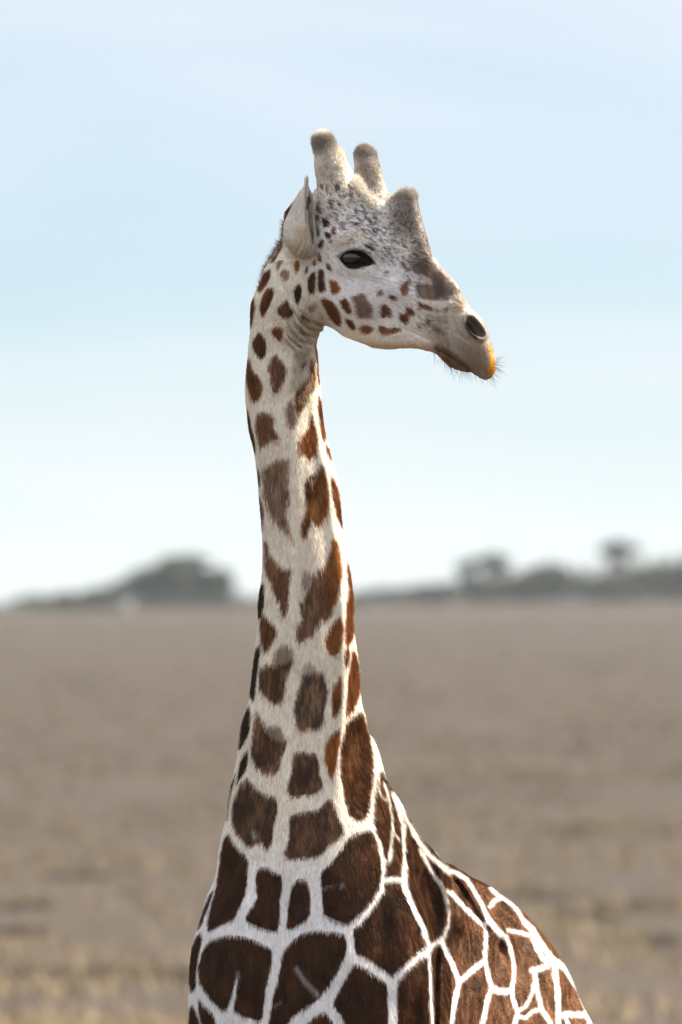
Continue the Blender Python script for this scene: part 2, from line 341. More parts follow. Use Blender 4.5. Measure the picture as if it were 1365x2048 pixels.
# torso: slices across depth (y, centre px, top row, bottom row, half width px)
TS = [(.32, 655, 1860, 2330, 120), (.45, 675, 1765, 2440, 185), (.60, 705, 1715, 2520, 205), (.75, 755, 1696, 2570, 210), (.95, 812, 1712, 2610, 218), (1.15, 862, 1732, 2635, 226), (1.35, 910, 1760, 2630, 232),
      (1.55, 945, 1800, 2590, 236), (1.75, 975, 1850, 2530, 222), (1.92, 995, 1925, 2440, 178), (2.03, 1010, 2040, 2340, 110)]
TSA = np.array(TS); TY = TSA[:, 0]
_u, TCX = smooth1d(TY, X(TSA[:, 1], TY)); TCZ = smooth1d(TY, (Z(TSA[:, 2], TY) + Z(TSA[:, 3], TY)) / 2)[1]
TRZ = smooth1d(TY, (Z(TSA[:, 2], TY) - Z(TSA[:, 3], TY)) / 2)[1]; TRX = smooth1d(TY, TSA[:, 4] * S)[1]; TYS = _u
def f_torso(x, y, z):
    cx = np.interp(y, TYS, TCX); cz = np.interp(y, TYS, TCZ); rx = np.interp(y, TYS, TRX); rz = np.interp(y, TYS, TRZ)
    e = 2.25
    dz = (z - cz) / rz
    q = (np.abs((x - cx) / rx)**e + np.abs(dz)**e)**(1 / e)
    f = (q - 1) * np.minimum(rx, rz) * .85
    cap = np.maximum(y - TYS[-1], TYS[0] - y)
    return np.where(cap > 0, np.hypot(np.maximum(f, 0), cap), np.maximum(f, cap))
V = lambda *a: np.array(a, float)
NR, NFO = [], []
OSS = []   # near and far ossicone, median lumps: (a, b, ra, rb)
def oss(base, mid, tip, yb, yt, rb, rm, rt):
    a, m, t = P(base[0], base[1]), P(mid[0], mid[1]), P(tip[0], tip[1])
    a[1] = yb; m[1] = (yb + yt) / 2; t[1] = yt
    OSS.append((a, m, rb * S, rm * S)); OSS.append((m, t, rm * S, rt * S))
oss((682, 400), (662, 335), (647, 289), -.105, -.135, 46, 31, 22); oss((722, 425), (700, 385), (672, 345), -.09, -.11, 24, 22, 20)
oss((752, 404), (737, 345), (731, 313), -.02, .01, 28, 24, 22.5)
LEGS = []
def leg(ch):
    for (a, ra), (b, rb) in zip(ch[:-1], ch[1:]): LEGS.append((V(*a), V(*b), ra, rb))
for x_, y_ in ((-.24, .38), (.09, .44)):
    leg([((x_ + .04, y_ + .05, 2.45), .17), ((x_, y_ + .06, 2.0), .125), ((x_, y_, 1.65), .088), ((x_, y_ - .02, 1.15), .070), ((x_, y_ - .01, 1.02), .062), ((x_, y_, .75), .043), ((x_, y_, .33), .042), ((x_, y_ - .01, .25), .052), ((x_, y_ - .05, .12), .050)])
    LEGS.append((V(x_ - .03, y_ - .09, .05), V(x_ + .03, y_ - .09, .05), .065, .065))
for x_, y_ in ((.24, 1.72), (.56, 1.75)):
    leg([((x_, y_ - .1, 2.25), .20), ((x_ - .02, y_ - .22, 1.82), .155), ((x_, y_ - .02, 1.45), .095), ((x_, y_ + .08, 1.08), .066), ((x_, y_ + .06, .95), .060), ((x_, y_ + .02, .65), .045), ((x_, y_ - .02, .32), .043), ((x_, y_ - .04, .25), .052), ((x_, y_ - .08, .12), .050)])
    LEGS.append((V(x_ - .03, y_ - .12, .05), V(x_ + .03, y_ - .12, .05), .065, .065))
TAIL = [(V(.46, 1.98, 2.35), V(.48, 2.08, 2.0), .035, .025), (V(.48, 2.08, 2.0), V(.48, 2.09, 1.6), .022, .014)]

FAR = 9.0
CREST = [(P(658, 1450, .34), P(668, 1510, .38), .080, .098), (P(668, 1510, .38), P(722, 1666, .50), .100, .122), (P(722, 1666, .50), P(824, 1832, .74), .122, .150)]
def field(x, y, z, bb, part=False):
    """bb = (x0,x1,y0,y1,z0,z1) of the batch, used to skip what is far away"""
    def near(a0, a1, b0, b1, c0, c1, m=.12):
        return not (bb[1] < a0 - m or bb[0] > a1 + m or bb[3] < b0 - m or bb[2] > b1 + m or bb[5] < c0 - m or bb[4] > c1 + m)
    f = np.full(x.shape, FAR)
    if near(-.45, .3, -.2, 1.0, NZ[0], NZ[-1]): f = f_neck(x, y, z)
    if near(-.3, .75, .25, 2.1, 1.5, 3.05): f = smin(f, f_torso(x, y, z), .07)
    if near(-.1, .4, .2, 1.0, 2.6, 3.5):
        for a, b, ra, rb in CREST: f = smin(f, rcone(x, y, z, a, b, ra, rb), .05)
    if near(-.5, .8, .1, 2.1, 0, 2.7):
        g = np.full(x.shape, FAR)
        for a, b, ra, rb in LEGS + TAIL:
            m = max(ra, rb)
            if near(min(a[0], b[0]) - m, max(a[0], b[0]) + m, min(a[1], b[1]) - m, max(a[1], b[1]) + m, min(a[2], b[2]) - m, max(a[2], b[2]) + m):
                g = smin(g, rcone(x, y, z, a, b, ra, rb), .03)
        f = smin(f, g, .09)
    px, py = grid_xy(x, y, z)
    if bb[5] > 2.2:
        fr = np.clip((np.interp(z, NZ, NCY) + 1.5 - y) * 4, 0, 1)      # the relief belongs to the near side
        f = f - sample(RELB, px, py, 360, 380) * np.where((py > 381) & (py < 2105), 1, 0) * fr
    if bb[5] > 3.9:
        h = np.full(x.shape, FAR)
        if near(X(590), X(1000), -.46, .2, Z(780), Z(370)): h = f_head(x, y, z)
        f = smin(f, h, .022)
        g = np.full(x.shape, FAR)
        for a, b, ra, rb in OSS: g = smin(g, rcone(x, y, z, a, b, ra, rb), .012)
        if bb[5] > 4.6: g = g + .0022 * vnoise(np.stack([x, y, z], -1), 38, 5) + .0012 * vnoise(np.stack([x, y, z], -1), 90, 6)
        f = smin(f, g, .030)
        e = f_ear(x, y, z, 1); f = smin(f, e, .010)
        e2 = f_ear(x, y, z, -1); f = smin(f, e2, .010)
    return f
xs = np.arange(-.50, .82, .0036)
ysv = np.concatenate([np.arange(-.47, .34, .0038), np.arange(.34, 2.2, .009)])
zs = np.concatenate([np.arange(-.06, 2.28, .0135), np.arange(2.28, 3.86, .0045), np.arange(3.86, 4.96, .0031)])
B = 8
def padn(a):
    n = (len(a) - 2) // B * B + 1
    return a[:n]
xs, ysv, zs = padn(xs), padn(ysv), padn(zs)
nbx, nby, nbz = (len(xs) - 1) // B, (len(ysv) - 1) // B, (len(zs) - 1) // B
def batch_bb(x, y, z): return (x.min(), x.max(), y.min(), y.max(), z.min(), z.max())
vid_list, vpos_list, quad_list = [], [], []
NXc, NYc, NZc = len(xs), len(ysv), len(zs)
def lin(i, j, k): return (k.astype(np.int64) * NYc + j) * NXc + i
I9 = np.arange(B + 1)
for bz in range(nbz):
    k0 = bz * B; zc = (zs[k0] + zs[k0 + B]) / 2; hz = (zs[k0 + B] - zs[k0]) / 2
    bx, by = np.meshgrid(np.arange(nbx), np.arange(nby), indexing='ij'); bx = bx.ravel(); by = by.ravel()
    cx = (xs[bx * B] + xs[bx * B + B]) / 2; cy = (ysv[by * B] + ysv[by * B + B]) / 2
    rad = np.sqrt(((xs[B] - xs[0]) / 2)**2 + ((ysv[by * B + B] - ysv[by * B]) / 2)**2 + hz**2)
    keep = np.zeros(len(bx), bool)
    fc = field(cx, cy, np.full(cx.shape, zc), (xs[0], xs[-1], ysv[0], ysv[-1], zc, zc + .001))
    keep = np.abs(fc) < rad * 1.25 + .030
    ids = np.nonzero(keep)[0]
    for c0 in range(0, len(ids), 220):
        cc = ids[c0:c0 + 220]; n = len(cc)
        gi = bx[cc][:, None] * B + I9; gj = by[cc][:, None] * B + I9; gk = k0 + I9
        Xg = np.broadcast_to(xs[gi][:, :, None, None], (n, 9, 9, 9)); Yg = np.broadcast_to(ysv[gj][:, None, :, None], (n, 9, 9, 9)); Zg = np.broadcast_to(zs[gk][None, None, None, :], (n, 9, 9, 9))
        F = field(Xg, Yg, Zg, batch_bb(Xg, Yg, Zg)); Sg = F < 0
        cnt = np.zeros((n, B, B, B), np.int8)
        for a in (0, 1):
            for b in (0, 1):
                for c in (0, 1): cnt += Sg[:, a:a + B, b:b + B, c:c + B]
        q, ii, jj, kk = np.nonzero((cnt > 0) & (cnt < 8))
        if len(q) == 0: continue
        acc = np.zeros((len(q), 3)); w = np.zeros(len(q))
        corners = [(a, b, c) for a in (0, 1) for b in (0, 1) for c in (0, 1)]
        fv = {c: F[q, ii + c[0], jj + c[1], kk + c[2]] for c in corners}
        xa = [xs[bx[cc][q] * B + ii], xs[bx[cc][q] * B + ii + 1]]; ya = [ysv[by[cc][q] * B + jj], ysv[by[cc][q] * B + jj + 1]]; za = [zs[k0 + kk], zs[k0 + kk + 1]]
        for c in corners:
            for ax in range(3):
                if c[ax] == 0:
                    d = list(c); d[ax] = 1; d = tuple(d); fa, fb = fv[c], fv[d]; m = (fa < 0) != (fb < 0)
                    t = np.where(m, fa / np.where(m, fa - fb, 1), 0)
                    for ax2, arr in enumerate((xa, ya, za)):
                        v = arr[0] + (arr[1] - arr[0]) * t if ax2 == ax else arr[c[ax2]]
                        acc[:, ax2] += np.where(m, v, 0)
                    w += m
        vpos_list.append(acc / w[:, None]); vid_list.append(lin(bx[cc][q] * B + ii, by[cc][q] * B + jj, k0 + kk))
        for ax in range(3):
            sl0 = (slice(None), slice(0, B), slice(0, B), slice(0, B)); sl1 = [slice(None), slice(0, B), slice(0, B), slice(0, B)]; sl1[ax + 1] = slice(1, B + 1)
            s0, s1 = Sg[sl0], Sg[tuple(sl1)]; q2, i2, j2, k2 = np.nonzero(s0 != s1)
            if len(q2) == 0: continue
            flip = s0[q2, i2, j2, k2]
            gI, gJ, gK = bx[cc][q2] * B + i2, by[cc][q2] * B + j2, k0 + k2
            u, v = [(1, 2), (2, 0), (0, 1)][ax]
            def off(a, b):
                o = [gI.copy(), gJ.copy(), gK.copy()]; o[u] -= a; o[v] -= b; return lin(*o)
            Q = np.stack([off(1, 1), off(0, 1), off(0, 0), off(1, 0)], 1)
            Q[~flip] = Q[~flip][:, ::-1]
            quad_list.append(Q)
vid = np.concatenate(vid_list); vpos = np.concatenate(vpos_list); quads = np.concatenate(quad_list)
o = np.argsort(vid); vid = vid[o]; vpos = vpos[o]
qi = np.searchsorted(vid, quads); qi = np.clip(qi, 0, len(vid) - 1); ok = (vid[qi] == quads).all(1); qi = qi[ok]
# keep only the largest connected piece: drop stray islands by label propagation
lab = np.arange(len(vid))
while True:
    m = lab[qi].min(1); new = lab.copy()
    for c in range(4): np.minimum.at(new, qi[:, c], m)
    new = new[new]
    if (new == lab).all(): break
    lab = new
u_, c_ = np.unique(lab, return_counts=True); mainl = u_[c_.argmax()]
qi = qi[lab[qi[:, 0]] == mainl]; used = np.unique(qi); remap = np.full(len(vid), -1); remap[used] = np.arange(len(used)); vpos = vpos[used]; qi = remap[qi]
# light smoothing
for _ in range(1):
    acc = np.zeros_like(vpos); w = np.zeros(len(vpos))
    for a, b in ((0, 1), (1, 2), (2, 3), (3, 0)):
        np.add.at(acc, qi[:, a], vpos[qi[:, b]]); np.add.at(w, qi[:, a], 1)
        np.add.at(acc, qi[:, b], vpos[qi[:, a]]); np.add.at(w, qi[:, b], 1)
    vpos = .6 * vpos + .4 * acc / w[:, None]
print('giraffe verts', len(vpos), 'quads', len(qi), 'not ok', (~ok).sum(), 'islands', len(u_), 't', round(time.time() - T0, 1))
HAIRS = 720000
# ------------------------------------------------------------------ coat: where each patch lies on the animal
MH, MW = 2140, 1400
SDM = np.full((MH, MW), 60.0, np.float32)                      # distance to the nearest patch edge, negative inside
DCM = np.zeros((MH, MW, 3), np.float32); DCM[:] = (.075, .030, .013)
SFM = np.full((MH, MW), 2.0, np.float32)                       # softness of the edge
OPM = np.ones((MH, MW), np.float32)                            # how full the colour is
COL = {'b': (.150, .050, .014), 'd': (.040, .0125, .0045), 'k': (.020, .009, .005), 'o': (.27, .098, .022), 'g': (.160, .068, .030), 'l': (.240, .120, .055), 'n': (.120, .075, .065), 'c': (.068, .021, .005), 'w': (.7, .65, .58)}
def patch(z, pts, col='b', soft=1.6, op=1.0, grow=0.0, sm=2):
    p = chaikin(tr(z, pts), sm); m = 26
    x0, x1 = int(max(0, p[:, 0].min() - m)), int(min(MW, p[:, 0].max() + m)); y0, y1 = int(max(0, p[:, 1].min() - m)), int(min(MH, p[:, 1].max() + m))
    yy, xx = np.mgrid[y0:y1, x0:x1].astype(float); d = poly_sd(xx, yy, p) - grow
    s_ = (slice(y0, y1), slice(x0, x1)); m = d < SDM[s_]
    SDM[s_][m] = d[m]; DCM[s_][m] = COL[col]; SFM[s_][m] = soft; OPM[s_][m] = op
H = [  # sheet, colour, softness, fullness, outline
 (3,'b',1.3,1,[(300,595),(340,540),(395,440),(420,370),(440,380),(405,450),(380,530),(350,590),(320,600)]),
 (1,'b',1.3,1,[(150,1090),(158,960),(205,890),(270,860),(245,930),(200,1010)]), (1,'b',1.3,1,[(90,1365),(125,1260),(140,1220),(150,1290),(110,1400)]),
 (3,'l',1.6,.85,[(355,620),(380,570),(420,545),(440,570),(420,620),(370,670),(355,650)]),
 (3,'l',2.2,.85,[(380,715),(420,680),(440,660),(480,680),(490,715),(475,765),(440,785),(400,755)]),
 (3,'o',1.4,1,[(525,620),(535,585),(575,580),(588,610),(580,670),(550,705),(525,665)]),
 (3,'b',1.2,1,[(655,540),(670,520),(700,535),(690,570),(668,585)]),
 (3,'b',1.2,1,[(712,590),(730,570),(752,600),(748,640),(718,635)]),
 (3,'b',1.2,1,[(765,515),(785,510),(800,550),(805,600),(785,620),(768,590)]),
 (3,'d',1.2,1,[(628,700),(640,655),(655,640),(675,655),(668,690),(640,720)]),
 (3,'b',1.2,1,[(845,620),(865,620),(900,665),(915,705),(890,700),(855,670)]),
 (3,'c',1.1,1,[(655,780),(680,735),(710,690),(745,690),(748,800),(738,910),(710,920),(680,900),(665,870),(668,820)]),
 (3,'c',1.1,1,[(770,700),(795,668),(820,690),(838,720),(835,800),(848,880),(840,910),(780,915),(768,880)]),
 (3,'k',1.1,1,[(520,880),(540,840),(570,805),(605,830),(608,870),(590,960),(568,1012),(540,980),(530,930)]),
 (3,'o',1.6,1,[(875,780),(900,780),(950,800),(990,860),(990,890),(960,915),(935,930),(910,920),(888,910),(890,860)]),
 (3,'b',1.3,1,[(178,860),(200,790),(235,700),(260,680),(310,665),(305,740),(270,810),(210,890),(185,890)]),
 (3,'b',1.3,1,[(195,1050),(200,990),(240,900),(270,860),(310,845),(340,870),(325,950),(290,1020),(235,1130),(205,1135)]),
 (3,'b',1.6,1,[(362,1080),(370,1030),(430,990),(455,965),(490,1020),(525,1080),(520,1125),(470,1150),(410,1145),(375,1110)]),
 (3,'b',1.2,1,[(100,1010),(120,970),(145,930),(155,990),(145,1080),(130,1180),(110,1270),(98,1150)]),
 (3,'g',3.0,.6,[(655,1045),(700,1005),(745,970),(757,1010),(755,1060),(730,1090),(690,1080)]),
 (3,'b',1.4,1,[(785,970),(860,965),(930,1010),(985,1090),(1000,1150),(998,1240),(960,1240),(910,1190),(850,1100),(810,1030)]),
 (3,'b',1.3,1,[(970,985),(1045,950),(1070,1000),(1100,1060),(1100,1120),(1060,1110),(1010,1060),(985,1020)]),
 (3,'b',1.3,1,[(1035,1155),(1090,1170),(1140,1210),(1128,1285),(1090,1270),(1060,1230)]),
 (3,'g',3.2,.85,[(1095,940),(1150,930),(1200,905),(1240,930),(1260,990),(1310,1050),(1310,1110),(1290,1170),(1230,1160),(1160,1165),(1140,1090),(1130,1010)]),
 (3,'c',1.6,.9,[(590,1110),(610,1095),(640,1130),(695,1175),(680,1192),(630,1170),(600,1150)]),
 (3,'c',1.8,.85,[(575,1235),(600,1240),(625,1280),(655,1312),(635,1318),(600,1285)]),  # crease behind the jaw, its shade painted as a patch
 (3,'b',1.5,1,[(308,1270),(330,1240),(400,1230),(430,1260),(420,1320),(385,1380),(350,1350),(320,1310)]),
 (3,'c',1.4,1,[(118,1380),(150,1320),(180,1280),(215,1300),(250,1350),(272,1420),(250,1520),(205,1555),(160,1500),(125,1430)]),
 (3,'g',6.0,.0,[(275,1600),(300,1530),(345,1500)]),
 (3,'b',4.0,.95,[(275,1600),(300,1530),(345,1500),(385,1530),(440,1600),(460,1660),(430,1760),(390,1850),(350,1890),(310,1840),(285,1740)]),
 (3,'b',2.2,1,[(80,1510),(110,1580),(150,1680),(200,1740),(220,1800),(215,1880),(180,1940),(130,1970),(100,1900),(75,1820),(62,1700)]),
 (3,'c',1.3,1,[(800,180),(850,178),(890,220),(885,260),(830,278),(805,240)]),
 (3,'b',1.3,1,[(900,280),(915,250),(940,260),(940,320),(920,350),(900,310)]),
 (3,'c',1.2,1,[(820,310),(850,305),(895,330),(900,365),(865,388),(830,360)]),
 (3,'c',1.2,1,[(775,440),(790,395),(815,380),(832,410),(820,460),(795,475),(775,465)]),
 (3,'c',1.2,1,[(878,405),(905,380),(912,400),(895,430),(882,425)]),
 (3,'d',1.2,.9,[(856,470),(870,468),(872,484),(858,486)]),
 (3,'l',1.6,.5,[(860,550),(872,545),(874,580),(862,580)]),
 (3,'k',1.2,1,[(722,150),(750,130),(785,165),(778,195),(740,180)]),
 (3,'c',1.4,.9,[(735,280),(768,235),(785,330),(770,370),(745,340)]),  # dark shading beside the ear, painted as a patch
 (4,'b',1.8,.95,[(700,990),(750,950),(800,990),(825,1060),(830,1110),(800,1120),(770,1100),(740,1125),(700,1115),(710,1050)]),
 (4,'g',2.6,.85,[(645,850),(665,800),(710,785),(745,800),(730,840),(690,880),(650,885)]),
 (4,'b',2.4,1,[(790,870),(830,850),(870,870),(895,905),(860,930),(810,900)]),
 (4,'b',2.2,.9,[(905,770),(940,745),(975,730),(985,690),(1010,700),(1030,670),(1050,720),(1020,780),(1000,860),(960,880),(930,830)]),
 (4,'b',1.8,.9,[(920,480),(945,465),(980,490),(1000,570),(975,550),(930,515)]),
 (4,'g',3.5,.5,[(720,590),(760,570),(800,590),(790,630),(740,640)]),
 (4,'b',2.6,1,[(970,1010),(1000,985),(1060,1020),(1100,1080),(1070,1100),(1040,1080),(1020,1100),(1040,1150),(1010,1200),(950,1180),(910,1110),(940,1070),(990,1060)]),
 (4,'o',1.8,.95,[(665,1205),(740,1215),(790,1240),(840,1215),(900,1225),(940,1250),(900,1275),(800,1300),(700,1310),(680,1260)]),
 (4,'o',1.8,.95,[(460,1225),(520,1200),(605,1215),(625,1250),(600,1290),(520,1300),(475,1270)]),
 (4,'b',1.8,.95,[(1105,925),(1150,945),(1230,980),(1300,1000),(1280,1035),(1200,1030),(1130,1010)]),
 (2,'n',3.2,.85,[(395,790),(430,740),(500,700),(560,740),(640,830),(740,920),(800,990),(830,1050),(760,1050),(710,1110),(620,1100),(530,1090),(440,1080),(430,1000),(425,940),(480,950),(540,970),(580,960),(560,900),(480,860),(410,860)]),
 (2,'b',2.4,.9,[(430,960),(480,990),(560,1030),(640,1060),(700,1100),(620,1105),(530,1092),(445,1080),(432,1020)]),
 (2,'b',2.4,.9,[(398,790),(430,760),(470,800),(460,850),(410,862)]),
 (2,'c',3.0,.85,[(515,1270),(550,1270),(575,1310),(545,1345),(520,1310)]),
 (4,'k',2.6,1,[(505,270),(550,278),(620,310),(637,355),(590,352),(530,322)]),
 (2,'n',4.0,.7,[(560,1330),(640,1340),(700,1400),(600,1410)]), (2,'b',2.4,.8,[(425,1330),(470,1310),(460,1360)]), (2,'b',2.2,.8,[(690,1170),(720,1160),(710,1210),(680,1210)]), (2,'n',2.6,.6,[(600,1160),(650,1190),(610,1210)]),  # first outline is shading at the lip corner, painted in
 (12,'n',2.0,.85,[(150,240),(185,200),(212,250),(200,310),(165,290)]),
 (12,'n',2.4,.8,[(240,270),(265,250),(275,310),(250,320)]), (12,'n',2.6,.85,[(380,260),(420,200),(455,230),(420,330),(385,320)]),
 (12,'d',2.6,.75,[(560,220),(620,200),(650,280),(600,320),(570,280)]), (12,'d',3.0,.7,[(580,340),(660,360),(680,440),(620,500),(590,440)]),
 (12,'n',2.6,.85,[(275,450),(320,430),(370,520),(350,620),(310,560)]), (12,'n',2.2,.8,[(420,500),(460,460),(480,540),(450,570)]), (12,'n',2.0,.8,[(385,690),(430,680),(440,740),(410,810),(385,760)]),
 (12,'n',1.8,.8,[(290,690),(330,670),(350,710),(310,730)]), (12,'b',1.8,.6,[(460,860),(500,800),(560,840),(550,890),(480,930)]), (12,'d',1.8,.85,[(760,540),(800,520),(850,580),(820,600)]),
 (12,'n',2.0,.75,[(670,650),(720,580),(760,620),(720,670)]), (12,'k',1.2,.9,[(655,840),(680,800),(740,800),(770,830),(700,850)]), (12,'d',1.4,.8,[(740,760),(765,750),(770,775)]), (12,'d',1.4,.8,[(890,850),(915,830),(930,860),(900,870)]),
 (12,'k',1.2,.9,[(970,880),(1000,875),(1060,905),(1050,925),(990,900)]), (12,'k',1.2,.9,[(940,910),(980,915),(1050,955),(1030,965),(960,935)]), (12,'d',1.3,.9,[(880,900),(930,925),(920,945),(885,920)]), (12,'k',1.2,.9,[(990,980),(1030,985),(1020,1025),(995,1005)]),
 (12,'d',1.4,.85,[(1070,1070),(1110,1080),(1110,1115),(1080,1100)]), (12,'d',1.4,.8,[(810,900),(850,910),(840,935),(800,915)]), (12,'n',1.8,.8,[(820,690),(900,720),(950,750),(900,780),(840,730)]), (12,'d',1.6,.8,[(1210,1150),(1240,1120),(1245,1180),(1215,1195)]),
 (12,'d',1.6,.7,[(1120,950),(1160,970),(1150,1010),(1125,990)]), (12,'n',1.8,.7,[(960,640),(1000,650),(990,700),(955,680)]), (12,'b',1.8,.9,[(985,330),(1010,340),(1030,390),(1000,360)]),
 (12,'o',1.4,.9,[(1060,400),(1090,395),(1100,450),(1070,440)]), (12,'c',1.4,.8,[(60,590),(110,540),(130,480),(150,520),(190,640),(200,680),(150,660),(110,620)]), (12,'k',1.4,1,[(58,670),(100,655),(150,690),(165,745),(135,765),(110,720),(65,700)]),
]
